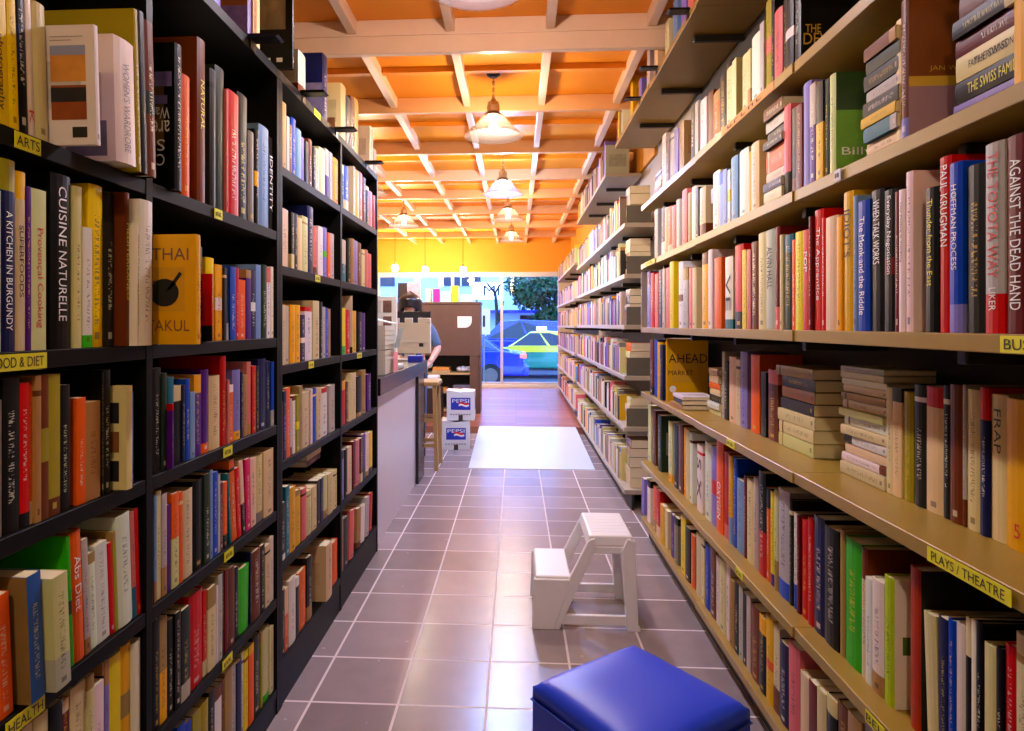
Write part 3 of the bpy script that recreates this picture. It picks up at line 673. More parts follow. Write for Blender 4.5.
rowR(W3, 3, '642-649,272,VP,^t 653,273,R 657,274,X 661,270,N 664,269,L 668,268,X 672,262,Y 682,262,WM,^m 687,268,L 691,268,X 695,268,C 696-706,253,AH,^t,hc 710,250,W 719,258,O,hc,^n 731,257,WZ,^b,hc,t=VE@.5@.5@.6 741,245,RK,^b,hc 745,250,Y 749,250,X 756,242,H 764,233,I,hc,^n 773,230,L,hc,t=ALVIN_HALL@.62@.42@.55 778,227,MX 781,235,C 790,235,EZ,hc 793,240,O 802,232,Y,hc,^n 808,230,R,t=POP@.68@.2@.5 811,217,M 820,210,R,hc,^n,t=The_Apprentice@.55@.6@.5 824,218,R 836,217,C,hc,d.16 841,217,A 851,192,A,hc,^n,t=IDIOT\'S@.7@.34@.6 855,196,S 867,201,B,hc,^n,t=The_Monk_and_the_Riddle@.5@.75@.42 880,190,K,hc,^n,t=WHEN_TALK_WORKS@.7@.45@.5 892,190,KM,^m,hc,t=Everyday_Negotiation@.68@.55@.4 897,192,M 903,190,W,t=Our_Feeling_Is_Thinking@.7@.42@.35 903-910,172,W,hc,^n,d.16 922-935,188,KT,hc,^n,t=Thunder_from_the_East@.62@.6@.4@tag 947,157,R,hc,^n,t=PAUL_KRUGMAN@.72@.46@.6@white_paper 960,163,BV,^b,hc,t=HOFFMAN_PROCESS@.62@.5@.4|THE@.8@.05@.3 963-980,165,D,hc,^n,d.19 981-1000,143,LR,^b,hc,t=THE_TOYOTA_WAY@.62@.66@.5@carton_red|LIKER@.18@.12@.35@white_paper 1001-1024,135,M,hc,^n,t=AGAINST_THE_DEAD_HAND@.5@.76@.48 1030,170,L 1046,150,N 1066,150,C', 642)
rowR(W2, 2, '720-723,352,L,hc 727,362,D 735,357,C,^n 739,360,C 746,352,V,hc,^n 748-758,355,O,hc,d.17,^n 760-765,372,K 766-776,370,HX 885-891,388,C 900,388,C 910,392,U,hc 911-923,385,DW,^d,hc,noop 940,387,CR,^t,hc 947,386,DW,^d 960,385,H,hc 963,385,L 977,390,I 986,388,NR,^t 1003,395,I,hc,t=FRAP@.75@.3@.4 1003-1030,400,A,hc,^n,q,#five 1052,395,T 1075,392,K'.replace(',noop', ''), 648, sb=.13)
rowR(W2, 2, '648-652,340,H 656,340,B 659,342,A 662,345,N', 648, sb=.02)
rowR(W1, 1, '643-650,405,I 654,410,H 660,415,E 671,422,IA,^b 677,425,D 682,424,H 685,428,A 688,430,I 691,433,W 701,445,WR,^d,t=S_X@.5@.6@.7 709,443,W,hc 716,447,VR,^m 715-722,441,O,hc,^n,t=OXYGEN@.35@.4@.5 727,452,RX,hc 731,456,AS,^b 735,458,B 742,480,S 745,476,M 752,480,C 757,478,L 764,472,RK,hc,^h 768,488,O 773,492,YP,^b 777,490,C 788,490,LB,^b,hc 791,500,D 796,513,WB,^b 799,516,M 806,520,R,hc 812,518,R 823,517,N,hc,^n 837,528,K,hc 842,530,T 858,540,F,hc,^n 864,548,C 870,578,W 883,580,W,hc 882-892,577,J,hc,^n,#lime,d.16 906-918,568,f,hc,^n,#redemption,d.13 925-937,616,C,hc,l-3 946,618,N 953,620,B 962,624,W 969,618,K 975,620,W 982,622,K 995,645,C 1002,648,K 1013,645,R 1028,635,C 1050,640,N 1075,640,T', 643, sb=.05)
rowR(W0, 0, '639-643,478,V 649,480,WK 655,487,O 659,490,R 663,505,A 666,510,C 673,515,P,hc,^n 677,517,G 684,517,Y 689,527,K 693,535,O 700,535,C,hc 703,538,I 708,545,B,^n 714,548,H 718,557,W 724,560,C 728,563,W 733,580,T 737,582,K 741,586,L 745,593,D 749,596,L 758,607,H,hc,^n 765,617,KA 772,617,AO 778,626,C 787,643,NW,^n 798,645,X,hc,^n 808,675,C 815,682,M 824,690,C 834,697,K 846,705,H 860,716,U 876,720,L 895,730,N', 639, sb=.02)
# lying piles on the plays shelf
XP = XR + .13
stack('R', W2, ZR[2], XP, Yof(720, XP), Yof(709, XP), Zof(370, XP, 2.85), ['C', 'W', 'K', 'C', 'O', 'C', 'C'], hard=False, d=.13, pile='pile beyond the lavender book, plays shelf')
stack('R', W2, ZR[2], XP, Yof(813, XP), Yof(778, XP), Zof(371, XP, 1.95), ['I', 'I', 'C', 'D', 'T', 'D', 'T'], hard=False, d=.13, weights=[1.2, 1.1, 1.1, 1, 1, 1, .9], pile='pile of seven fat paperbacks, plays shelf')
stack('R', W2, ZR[2], XP + .005, Yof(884, XP), Yof(839, XP), Zof(374, XP, 1.55), ['C', 'W', 'C', 'W', 'C', 'W', 'I', 'C', 'T', 'C', 'W', 'C', 'L'], hard=False, d=.12, weights=[1.3, .9, 1, 1, 1, 1, .8, .9, .8, .8, .7, .7, .6], pile='tall pile of thin paperbacks, plays shelf')
stack('R', W2, ZR[2], XR + .03, 3.06, 3.28, .935, ['T', 'E', 'W'], hard=False, d=.15, weights=[1, 1.1, .8], twist=4, pile='pile in front of the AHEAD book')
# the face-out display copy
Yd = 3.418
e, cov = make_book('R', (XR + .035, Yd, ZR[2]), .026, .21, .322, 'A', True, pat='n', noletter=True)
BOOKS[-1]['row'] = W2; SPECIAL['ahead'] = (e, cov, .026, .21, .322)
# piles at the mouth of the middle run
for k, top, codes in ((5, 187, 'UUTU'), (4, 236, 'CCTCC'), (3, 288, 'GLGDG'), (2, 343, 'CTCO'), (1, 398, 'CTCI'), (0, 428, 'CIUTM')):
    stack('R', ('middle run, ' + NA[k], ''), ZA[k], XR + .05, 4.56, 4.74, min(Zof(top, XR, 4.6), (ZA[k + 1] if k < 5 else 2.53) - .1), list(codes), hard=False, d=.14, pile='pile fronting the middle run, ' + ['lowest', 'second', 'third', 'eye-level', 'fifth', 'sixth'][k] + ' shelf')
e, cov = make_book('R', (XR + .012, 5.56, ZA[6]), .03, .2, .26, 'L', True, pat='n', noletter=True); BOOKS[-1]['row'] = ('topmost shelf of the middle run', '')
e, cov = make_book('R', (XR + .012, 5.60, ZA[6]), .03, .14, .30, 'V', True, pat='n', noletter=True); BOOKS[-1]['row'] = ('topmost shelf of the middle run', '')
# ---- printed fronts that face the camera
MAT['desert_sky'] = M('photo sky', '8c93c4', .4); MAT['desert_sand'] = M('photo sand', 'd08a3c', .4, noise=.3, scale=30); MAT['desert_red'] = M('photo red earth', '8d4316', .4, noise=.4, scale=30); MAT['desert_dark'] = M('photo dark trees', '1e1c26', .4, noise=.5, scale=60)
MAT['violet_print'] = M('violet flowers', '6a5a9a', .4, noise=.6, scale=50); MAT['mauve'] = M('mauve print', 'a583a0', .4, noise=.1, scale=30); MAT['leaf_print'] = M('green leaf print', '6aa62c', .4, noise=.3, scale=25); MAT['dark_leaf_print'] = M('dark green print', '2a4a1e', .4, noise=.5, scale=25)
MAT['gold_print'] = M('gold print', 'd8b040', .4); MAT['bronze_print'] = M('bronze print', '8a4a1a', .4, noise=.5, scale=12); MAT['castle_print'] = M('castle print', '6a6078', .4, noise=.6, scale=25); MAT['brown_print'] = M('brown print', '7a4a28', .4, noise=.3, scale=40)
MAT['tan_print'] = M('tan back cover', '8d6d3c', .5, noise=.15, scale=30); MAT['white_print'] = M('white print', 'e8e0dc', .45); MAT['green_field'] = M('green field', '4a6a24', .4, noise=.2)
e, cov, t, d, h = SPECIAL['desert']
face(cov, t, d, h, 'L', [('photo', .016, .078, .53 * h, .83 * h, 'desert_sand'), ('photo', .016, .078, .21 * h, .50 * h, 'desert_red'), ('barcode', .016, .042, .06 * h, .15 * h, 'ink')])
face(cov, t + .0006, d, h, 'L', [('photo_detail', .016, .078, .36 * h, .48 * h, 'desert_dark'), ('photo_sky', .016, .078, .75 * h, .83 * h, 'desert_sky')])
face(cov, t + .0004, d, h, 'L', [('print_line', .02, .078, .90 * h, .907 * h, 'carton_grey'), ('print_line', .04, .078, .87 * h, .877 * h, 'carton_grey')])
e, cov, t, d, h = SPECIAL['bluecook']
face(cov, t, d, h, 'L', [('back_cover', .001, d - .001, .0, h, 'tan_print')])
e, cov, t, d, h = SPECIAL['gallery']
face(cov, t, d, h, 'L', [('photo', .016, .05, .08 * h, .28 * h, 'desert_dark'), ('photo', .016, .05, .36 * h, .56 * h, 'brown_print'), ('photo', .016, .05, .64 * h, .84 * h, 'desert_dark')])
e, cov, t, d, h = SPECIAL['thai']
face(cov, t, d, h, 'L', [('picture', .045, .10, .40 * h, .58 * h, 'brown_print')])
xx = -(t / 2 + .0009)
bl = B(); n = 18
bl.add([(xx, .07 + .032 * math.cos(2 * PI * i / n), .42 * h + .05 * h + .030 * math.sin(2 * PI * i / n)) for i in range(n)], [tuple(range(n))])
bl.add([(xx, .055, .5 * h), (xx, .066, .49 * h), (xx, .037, .66 * h), (xx, .031, .64 * h)], [(0, 1, 2, 3)])
bl.out('mortar_picture', 'ink', cov)
face_text(cov, 'THAI', t, 'L', .058, .82 * h, .082, .026, 'brown_print'); face_text(cov, 'TAKUL', t, 'L', .062, .17 * h, .095, .024, 'brown_print')
e, cov, t, d, h = SPECIAL['violets']
face(cov, t, d, h, 'L', [('flower', .01, .05, .70 * h, .80 * h, 'violet_print'), ('flower', .02, .055, .58 * h, .64 * h, 'violet_print')])
for s_, z_ in (('War', .52), ('are', .43), ('S', .30), ('C', .20)): face_text(cov, s_, t, 'L', .035, z_ * h, .04 if len(s_) > 1 else .018, .026, 'white_paper', flip=True)
e, cov, t, d, h = SPECIAL['magazine']
face(cov, t, d, h, 'L', [('cover_picture', .004, .14, .06 * h, .5 * h, 'violet_print'), ('cover_band', .004, .14, .5 * h, .68 * h, 'bronze_print')])
e, cov, t, d, h = SPECIAL['binder']
face(cov, t, d, h, 'L', [('price_label', .035, .055, .022, .036, 'white_paper'), ('price_label', .075, .095, .022, .036, 'white_paper')])
e, cov, t, d, h = SPECIAL['castle']
face(cov, t, d, h, 'L', [('cover_picture', .004, .13, .06 * h, .55 * h, 'castle_print')])
e, cov, t, d, h = SPECIAL['painting']
face(cov, t, d, h, 'L', [('cover_picture', .03, .11, .06 * h, .38 * h, 'brown_print')])
e, cov, t, d, h = SPECIAL['wardrobe']
face(cov, t, d, h, 'L', [('cover_picture', .02, .10, .04 * h, .32 * h, 'castle_print')])
e, cov, t, d, h = SPECIAL['devil']
face_text(cov, 'THE', t, 'R', .035, .42 * h, .04, .022, 'gold_print'); face_text(cov, 'DEVIL', t, 'R', .055, .28 * h, .09, .03, 'gold_print')
e, cov, t, d, h = SPECIAL['billy']
face(cov, t, d, h, 'R', [('cover_picture', .002, d - .002, .0, .62 * h, 'leaf_print'), ('cover_picture', .002, d - .002, .62 * h, h, 'dark_leaf_print')])
face_text(cov, 'Billy', t + .0004, 'R', .05, .2 * h, .07, .024, 'white_paper')
e, cov, t, d, h = SPECIAL['jan']
face(cov, t, d, h, 'R', [('cover_band', .002, d - .002, .0, .36 * h, 'mauve'), ('cover_stripe', .002, d - .002, .36 * h, .43 * h, 'gold_print'), ('cover_picture', .002, d - .002, .43 * h, h, 'bronze_print')])
face_text(cov, 'JAN WIESE', t + .0004, 'R', .08, .48 * h, .08, .012, 'gold_print')
e, cov, t, d, h = SPECIAL['ahead']
face_text(cov, 'AHEAD', t, 'R', .108, .69 * h, .195, .046, 'ink'); face_text(cov, 'MARKET', t, 'R', .072, .46 * h, .125, .024, 'ink')
sq = B(); n = 20; sq.add([(t / 2 + .0008, .032 + .017 * math.cos(2 * PI * i / n), .20 * h + .017 * math.sin(2 * PI * i / n)) for i in range(n)], [tuple(range(n))]); sq.out('round_sticker', 'white_paper', cov)
e, cov, t, d, h = SPECIAL['five']
text('5', cov, 'carton_red', .03, frame((0, -.0012, .13 * h), (1, 0, 0), (0, 0, 1)), width=.014)
e, cov, t, d, h = SPECIAL['lime']
face(cov, t, d, h, 'R', [('cover_field', .004, d - .002, .0, h, 'white_print'), ])
face(cov, t + .0006, d, h, 'R', [('cover_band', .02, .10, .42 * h, .56 * h, 'green_field')])

e, cov, t, d, h = SPECIAL['redemption']
face(cov, t, d, h, 'R', [('cover_field', .001, d - .001, .0, h, 'ink')])

# ------------------------------------------------------------------ the rest of the books, too many and too small to count
class FarBooks:
    def __init__(s): s.v = []; s.f = []; s.c = []
    def book(s, x0, x1, y0, y1, z0, z1, c):
        n = len(s.v)
        s.v += [(x0, y0, z0), (x1, y0, z0), (x1, y1, z0), (x0, y1, z0), (x0, y0, z1), (x1, y0, z1), (x1, y1, z1), (x0, y1, z1)]
        pg = hexc('e2d5b4'); bands = [c, pg, c, c, c, pg]
        for q, cc in zip([(0, 3, 2, 1), (4, 5, 6, 7), (0, 1, 5, 4), (1, 2, 6, 5), (2, 3, 7, 6), (3, 0, 4, 7)], (c, pg, c, c, c, c)):
            s.f.append(tuple(i + n for i in q)); s.c += [(*cc, 1)] * 4
    def fill(s, X, Y0, Y1, z, hmin, hmax, pal):
        y = Y0
        sg = 1 if X > 0 else -1
        while y < Y1 - .012:
            if R.random() < .03: y += R.uniform(.01, .06); continue
            t = R.uniform(.012, .036); h = R.uniform(hmin, hmax); j = R.uniform(0, .012) * sg
            x0, x1 = sorted((X + j, X + j + sg * R.uniform(.11, .15)))
            s.book(x0, x1, y, min(y + t, Y1), z + .0006, z + h, jit(hexc(PAL[R.choice(pal)][1]), .15)); y += t + .0006
    def out(s, name, label):
        me = bpy.data.meshes.new(name); me.from_pydata(s.v, [], s.f)
        ca = me.color_attributes.new('Col', 'FLOAT_COLOR', 'CORNER'); ca.data.foreach_set('color', [x for c in s.c for x in c])
        me.materials.append(MAT['books_far']); o = bpy.data.objects.new(name, me); COL.objects.link(o)
        return tag(o, label, 'books', kind='stuff')
FB = FarBooks()
PA = 'WWCCLXVIWCTSOLBKNDHYMCGAGWIT'
for i, z in enumerate(ZA):
    if i == 6: FB.fill(XR + .012, 5.68, 8.04, z, .17, .26, PA)
    else: FB.fill(XR + .012, 4.78, 8.04, z, .17, .25 if i else .24, PA)
for i, z in enumerate(ZB): FB.fill(XR + .012, 8.36, 11.88, z, .16, .24, PA)
FB.fill(XR + .01, 4.66, 4.9, ZR[6], .16, .24, PA)
# outside the frame, where the rows go on past the picture's edge
PB = 'CITHDKGNMOUWL'
for k, (x, hh) in enumerate(((XR + .03, .23), (XR + .06, .26), (XR + .14, .24), (XR + .02, .23), (XR + .02, .22), (XR + .02, .23))):
    FB.fill(x, -.08, (.50 if k == 0 else .60), ZR[k], .17, hh, PB)
FB.fill(XL - .012, .64, .84, ZL1[5], .2, .3, PB); FB.fill(XL - .012, .64, .84, ZL1[4], .2, .27, PB)
FB.fill(XL - .012, .64, .86, ZL1[3], .18, .23, PB); FB.fill(XL - .012, .64, .86, ZL1[2], .18, .23, PB); FB.fill(XL - .012, .64, .95, ZL1[1], .17, .23, PB); FB.fill(XL - .012, .64, 1.32, ZL1[0], .17, .23, PB)
FB.out('books', 'rows of small many-coloured books filling the shelves far down the aisle')
# ------------------------------------------------------------------ pendant lamps
PEND = [(-.9, -.14), (.85, -.15), (2.34, -.14), (4.22, -.147), (6.12, -.124), (7.6, -.094), (9.5, -.07), (6.0, -1.39), (8.0, -1.39)]
NL = {2: 'clear ribbed pendant lamp just before the big double beam', 3: 'clear ribbed pendant lamp beyond the big double beam, largest whole one', 4: 'clear ribbed pendant lamp, next one beyond the largest whole lamp',
      5: 'small clear pendant lamp, second to last before the shop window', 6: 'small pendant lamp hanging last in the aisle row before the shop window', 8: 'glaring pendant lamp above the counter, left of the aisle row', 7: 'pendant lamp above the counter hidden behind the black bookcase',
      0: 'pendant lamp above the aisle behind the photographer', 1: 'pendant lamp above the aisle right over the photographer'}
def pendant(i, Y, X):
    e = empty('pendant_lamp', (X, Y, ZC), NL[i], 'pendant lamp', 'pendant lamps hanging from the orange ceiling')
    zr = 2.49 - ZC
    B().lathe([(.0, 0), (.045, 0), (.045, -.018), (.02, -.034), (.0, -.034)], n=20).out('ceiling_canopy', 'dark_metal', e, smooth=False)
    c = B(); z = -.034; k = 0
    while z > zr + .245:
        if k % 2: c.box((-.009, -.003, z - .026), (.009, .003, z))
        else: c.box((-.003, -.009, z - .026), (.003, .009, z))
        z -= .022; k += 1
    c.out('chain', 'chrome', e)
    B().lathe([(.0, zr + .25), (.014, zr + .25), (.02, zr + .235), (.036, zr + .225), (.042, zr + .20), (.042, zr + .155), (.05, zr + .15), (.05, zr + .135), (.0, zr + .135)], n=20).out('socket_cap', 'chrome', e, smooth=False)
    pr = [(.045, zr + .16), (.058, zr + .145), (.085, zr + .11), (.125, zr + .065), (.165, zr + .022), (.180, zr + .004), (.188, zr), (.190, zr + .005)][::-1]; pr = [(r + .004, z + .003) for r, z in pr]; pi_ = [(.183, zr + .004), (.160, zr + .024), (.120, zr + .067), (.080, zr + .112), (.054, zr + .145), (.043, zr + .158)]
    B().lathe(pr, n=64, rib=.02).out('lamp_shade', 'shade', e, smooth=False)
    B().lathe(pi_, n=64, rib=.02).out('inner_reflector', 'shade_in', e, smooth=False)
    B().lathe([(.0, zr + .02), (.022, zr + .027), (.030, zr + .05), (.026, zr + .08), (.015, zr + .105), (.013, zr + .13), (.0, zr + .13)], n=16).out('light_bulb', 'bulb_bright' if i == 8 else 'bulb', e, smooth=True)
for i, (Y, X) in enumerate(PEND): pendant(i, Y, X)
NB3 = ['furthest left of the three', 'in the middle of the three', 'nearest the aisle of the three']
for i, (px, py) in enumerate(((395, 268), (425, 270), (463, 270))):
    p = at(px, py, 11.4)
    e = empty('bare_lamp', p, 'glaring bare lamp below the orange header, ' + NB3[i], 'hanging lamp', 'bare lamps below the orange header')
    B().tube((0, 0, .09), (0, 0, ZC - p.z - .0), .004, n=6).out('cord', 'dark_metal', e)
    B().tube((0, 0, .06), (0, 0, .10), .02, .014).out('lamp_holder', 'chrome', e)
    B().ball((0, 0, 0), .062, 14, 10).out('light_bulb', 'bulb_bright', e, smooth=True)
# ------------------------------------------------------------------ step stool
def stool():
    e = empty('step_stool', (.07, 2.72, 0), 'white plastic two-step stool standing on the tiles behind the blue ottoman', 'step stool')
    W, Dp, Ht, hs = .446, .36, .394, .222     # length along X, depth along Y, heights
    r = 'white_plastic'
    # top platform
    p = B(); x0, x1 = .235, .412
    p.hexa([(x0 - .012, .005, Ht - .045), (x1 + .012, .005, Ht - .045), (x1 + .012, Dp - .005, Ht - .045), (x0 - .012, Dp - .005, Ht - .045)], [(x0, .012, Ht), (x1, .012, Ht), (x1, Dp - .012, Ht), (x0, Dp - .012, Ht)])
    p.out('top_step', r, e, bevel=.008, seg=3)
    g = B()
    for i in range(6): g.box((x0 + .012, .06 + i * .044, Ht - .001), (x1 - .012, .085 + i * .044, Ht + .0006))
    g.out('grip_strip', r, e)
    # lower step
    s = B(); s.hexa([(.006, .005, hs - .05), (.150, .005, hs - .05), (.150, Dp - .005, hs - .05), (.006, Dp - .005, hs - .05)], [(.012, .010, hs), (.158, .010, hs), (.158, Dp - .010, hs), (.012, Dp - .010, hs)])
    s.out('lower_step', r, e, bevel=.008, seg=3)
    for y, q in ((0, 1), (Dp, -1)):
        a, b = y, y + q * .022
        # broad side leg under the lower step, sloping leg to the platform, splayed far leg
        B().prism([(-.004, .0), (.088, .0), (.150, .175), (.158, hs - .012), (.004, hs - .012)], 'y', a, b).out('front_leg', r, e, bevel=.004)
        B().prism([(.075, .0), (.110, .0), (.262, Ht - .05), (.258, Ht - .01), (.232, Ht - .02), (.135, hs - .04)], 'y', a + q * .002, b + q * .004).out('slanted_leg', r, e, bevel=.004)
        B().prism([(.392, Ht - .01), (.366, Ht - .06), (.388, .0), (.446, .0), (.446, .012), (.436, .02), (.422, Ht - .02)], 'y', a, b + q * .012).out('rear_leg', r, e, bevel=.004)
        B().prism([(.112, .062), (.385, .062), (.386, .022), (.100, .022)], 'y', a + q * .004, b).out('side_rail', r, e, bevel=.003)
        B().prism([(.262, Ht - .045), (.375, Ht - .045), (.370, Ht - .075), (.255, Ht - .075)], 'y', a + q * .004, b).out('top_rail', r, e, bevel=.003)
    return e
stool()
# ------------------------------------------------------------------ ottoman
def ottoman():
    zt = .402; D = lambda py: (H - zt + .026) * F / (py - CY)
    b, l, r = at(640, 643, D(643)), at(532, 686, D(686)), at(748, 708, D(708))
    c = (l + r) / 2; ang = math.atan2(b.y - l.y, b.x - l.x); s = ((b - l).length + (b - r).length) / 2 * .975; c.x += .003
    e = empty('ottoman', (c.x, c.y, 0), 'blue vinyl cube ottoman on the floor in front of the step stool', 'ottoman'); e.rotation_euler[2] = ang
    h = s / 2
    o = B().box((-h, -h, .025), (h, h, zt - .0585)).out('body', 'vinyl', e, bevel=.006, seg=2)
    me = bpy.data.meshes.new('cushion'); n = 24; vs = []; fs = []
    for j in range(n + 1):
        for i in range(n + 1):
            u, v = -1 + 2 * i / n, -1 + 2 * j / n
            z = .016 * (1 - u ** 4) * (1 - v ** 4); ed = max(abs(u), abs(v))
            rr = 1 - .012 * max(0, ed - .9) * 10 * 0
            vs.append((u * (h - .002) * rr, v * (h - .002) * rr, zt - .016 + z - (.012 * max(0, (ed - .9) / .1) ** 2)))
    for j in range(n):
        for i in range(n): fs.append((j * (n + 1) + i, j * (n + 1) + i + 1, (j + 1) * (n + 1) + i + 1, (j + 1) * (n + 1) + i))
    bd = [i for i in range(n + 1)] + [(j) * (n + 1) + n for j in range(1, n + 1)] + [n * (n + 1) + i for i in range(n - 1, -1, -1)] + [j * (n + 1) for j in range(n - 1, 0, -1)]
    base = len(vs)
    for k in bd: x, y, z = vs[k]; vs.append((x * 1.003, y * 1.003, zt - .058))
    m = len(bd)
    for k in range(m): fs.append((bd[k], base + k, base + (k + 1) % m, bd[(k + 1) % m]))
    fs.append(tuple(base + k for k in range(m))[::-1])
    me.from_pydata(vs, [], fs); me.materials.append(MAT['vinyl']); me.polygons.foreach_set('use_smooth', [True] * len(me.polygons)); me.update()
    o = bpy.data.objects.new('cushion', me); COL.objects.link(o); o.parent = e
    w = B()
    pts = [(-h, -h), (h, -h), (h, h), (-h, h)]
    for i in range(4):
        p, q = pts[i], pts[(i + 1) % 4]; w.tube((p[0] * 1.006, p[1] * 1.006, zt - .059), (q[0] * 1.006, q[1] * 1.006, zt - .059), .0022, n=8)
    w.out('welt', M('blue welt', '3d5ee8', .4), e, smooth=True)
    for x in (-h + .04, h - .04):
        for y in (-h + .04, h - .04): B().tube((x, y, 0), (x, y, .028), .018).out('foot', 'black_plastic', e)
ottoman()
# ------------------------------------------------------------------ counter and what stands on it
XC = -.77
def counter():
    e = empty('counter', (XC - .3, 4.6, 0), 'dark topped counter with a white front panel beside the black bookcase', 'counter'); T = Matrix.Translation(-e.location)
    B().box((XC - .62, 3.66, .865), (XC, 5.62, .965)).move(T).out('countertop', 'counter', e, bevel=.004)
    B().box((XC - .05, 3.66, .0), (XC - .03, 5.14, .864)).move(T).out('front_panel', 'counter_panel', e)
    B().box((XC - .60, 5.14, .0), (XC - .005, 5.46, .864)).move(T).out('end_panel', 'counter', e, bevel=.003)
    B().box((XC - .60, 3.665, .0), (XC - .052, 3.69, .864)).move(T).out('side_panel', 'counter', e)
counter()
def tray(z, label, body_label=None, lid=False):
    D0 = 4.05; X1 = XC - .02
    e = empty('document_tray', (X1 - .13, 4.05, z), label, 'tray'); b = B(); w, d, h = .13, .16, .15
    b.hexa([(-w + .01, -d, .001), (w - .01, -d, .001), (w - .01, d, .001), (-w + .01, d, .001)], [(-w + .01, -d, .004), (w - .01, -d, .004), (w - .01, d, .004), (-w + .01, d, .004)])
    for (ax, ay, bx, by) in ((-w, -d, w, -d + .004), (-w, d - .004, w, d), (-w, -d + .0042, -w + .004, d - .0042), (w - .004, -d + .0042, w, d - .0042)): b.box((ax, ay, .0042), (bx, by, h))
    b.out('shell', 'cream_plastic', e)
    rb = B()
    for k in range(4): rb.box((w, -d + .004, .03 + k * .03), (w + .002, d - .004, .036 + k * .03)); rb.box((-w + .002, -d - .002, .03 + k * .03), (w - .002, -d, .036 + k * .03))
    rb.out('rib', 'cream_plastic', e)
    return e, w, d, h
e, w_, d_, h_ = tray(.965, 'grey plastic tray with a pink card, lower of two on the counter')
tag(B().box((-.0005, -.07, .0), (.0005, .07, .125)).move(Matrix.Translation((XC + .0005, 4.13, .972))).out('pink_card', M('pink card', 'ee8f95', .6)), 'pink card leaning on the lower grey tray on the counter', 'card')
e2, *_ = tray(1.117, 'grey plastic tray holding papers, upper of two on the counter')
tag(B().hexa([(-.004, -.08, 0), (.0, -.08, 0), (.0, .08, 0), (-.004, .08, 0)], [(.02, -.07, .12), (.023, -.07, .12), (.023, .08, .13), (.02, .08, .13)]).move(Matrix.Translation((XC + .0045, 4.16, 1.125))).out('leaflet', M('grey green leaflet', 'a9b5ae', .6)), 'grey green leaflet leaning on the upper grey tray', 'leaflet')
tag(B().hexa([(-.12, -.1, 0), (.06, -.13, 0), (.08, .08, 0), (-.1, .12, 0)], [(-.12, -.1, .004), (.06, -.13, .004), (.08, .08, .004), (-.1, .12, .004)]).move(Matrix.Translation((XC - .09, 4.19, 1.295)) @ Matrix.Rotation(.22, 4, 'Y')).out('paper_sheet', 'white_paper'), 'white paper lying tilted on the upper grey tray', 'paper')
tg = empty('hole_punch', (XC - .16, 3.99, 1.13), 'small black and chrome gadget sticking out of the upper grey tray', 'gadget')
B().box((-.03, -.04, .0), (.03, .05, .19)).out('body', 'black_plastic', tg, bevel=.008); B().tube((-.0, -.041, .165), (0, -.05, .165), .020).out('dial', 'chrome', tg); tg.location.z = 1.1225
# small stand on the counter
e = empty('card_stand', (-.93, 4.55, .965), 'small cream card stand on the counter in front of the cream monitor', 'stand')
B().box((-.16, -.09, .001), (.13, .07, .03)).out('base', 'cream_plastic', e, bevel=.006); B().hexa([(-.085, -.02, .0305), (.085, -.02, .0305), (.085, .0, .0305), (-.085, .0, .0305)], [(-.08, .03, .16), (.08, .03, .16), (.08, .045, .16), (-.08, .045, .16)]).out('plate', 'cream_plastic', e, bevel=.003)
cb = B()
for x in (-.06, .0, .06): cb.box((x - .006, .028, .150), (x + .006, .046, .172))
cb.out('clip', 'grey_metal', e)
tag(B().box((-.06, -.045, 0), (.06, .045, .05)).move(Matrix.Translation((-.83, 5.35, .966))).out('blue_box', M('blue box', '1822a8', .4), bevel=.003), 'small blue box on the end of the counter', 'box')
tag(B().box((-.05, -.07, 0), (.05, .07, .02)).move(Matrix.Translation((-.86, 4.36, .966))).out('note_pad', 'white_paper', bevel=.002), 'white note pad lying on the counter by the grey trays', 'note pad')
# desk behind, with the cream monitor
e = empty('desk', (-1.3, 6.05, 0), 'dark desk standing behind the counter under the cream monitor', 'desk')
B().box((-.6, -.04, .90), (.42, .28, .93)).out('desktop', 'counter', e, bevel=.003)
for x in (-.57, .37):
    for y in (.0, .22): B().box((x, y - .025, 0), (x + .05, y + .025, .8995)).out('leg', 'counter', e)
pm = at(410, 336, 6.1)
e = empty('computer_monitor', (pm.x, pm.y, .9305), 'cream monitor seen from its notched back, on the desk before the person', 'monitor'); e.rotation_euler[2] = TH
zb = 1.005 - .93; zt = 1.335 - .93; hw = .195
b = B(); b.box((-hw, -.05, zb), (hw, .05, zt - .045))
for x0, x1 in ((-hw, -.095), (-.045, .03), (.078, hw)): b.box((x0, -.05, zt - .0448), (x1, .05, zt))
b.out('back_shell', 'cream_plastic', e, bevel=.004)
B().box((-hw + .002, -.02, zt - .0446), (hw - .002, .045, zt + .062)).out('screen_head', 'black_plastic', e, bevel=.004)
B().box((-hw + .01, -.058, zb + .10), (hw - .01, -.0505, zb + .115)).out('vent_slot', 'cream_plastic', e)
B().box((.09, -.062, zb + .065), (.13, -.0505, zb + .095)).out('port_block', 'black_plastic', e)
B().box((-.05, -.03, .025), (.05, .03, zb)).out('neck', 'cream_plastic', e); B().box((-.13, -.08, 0), (.13, .08, .0248)).out('base', 'cream_plastic', e, bevel=.005)
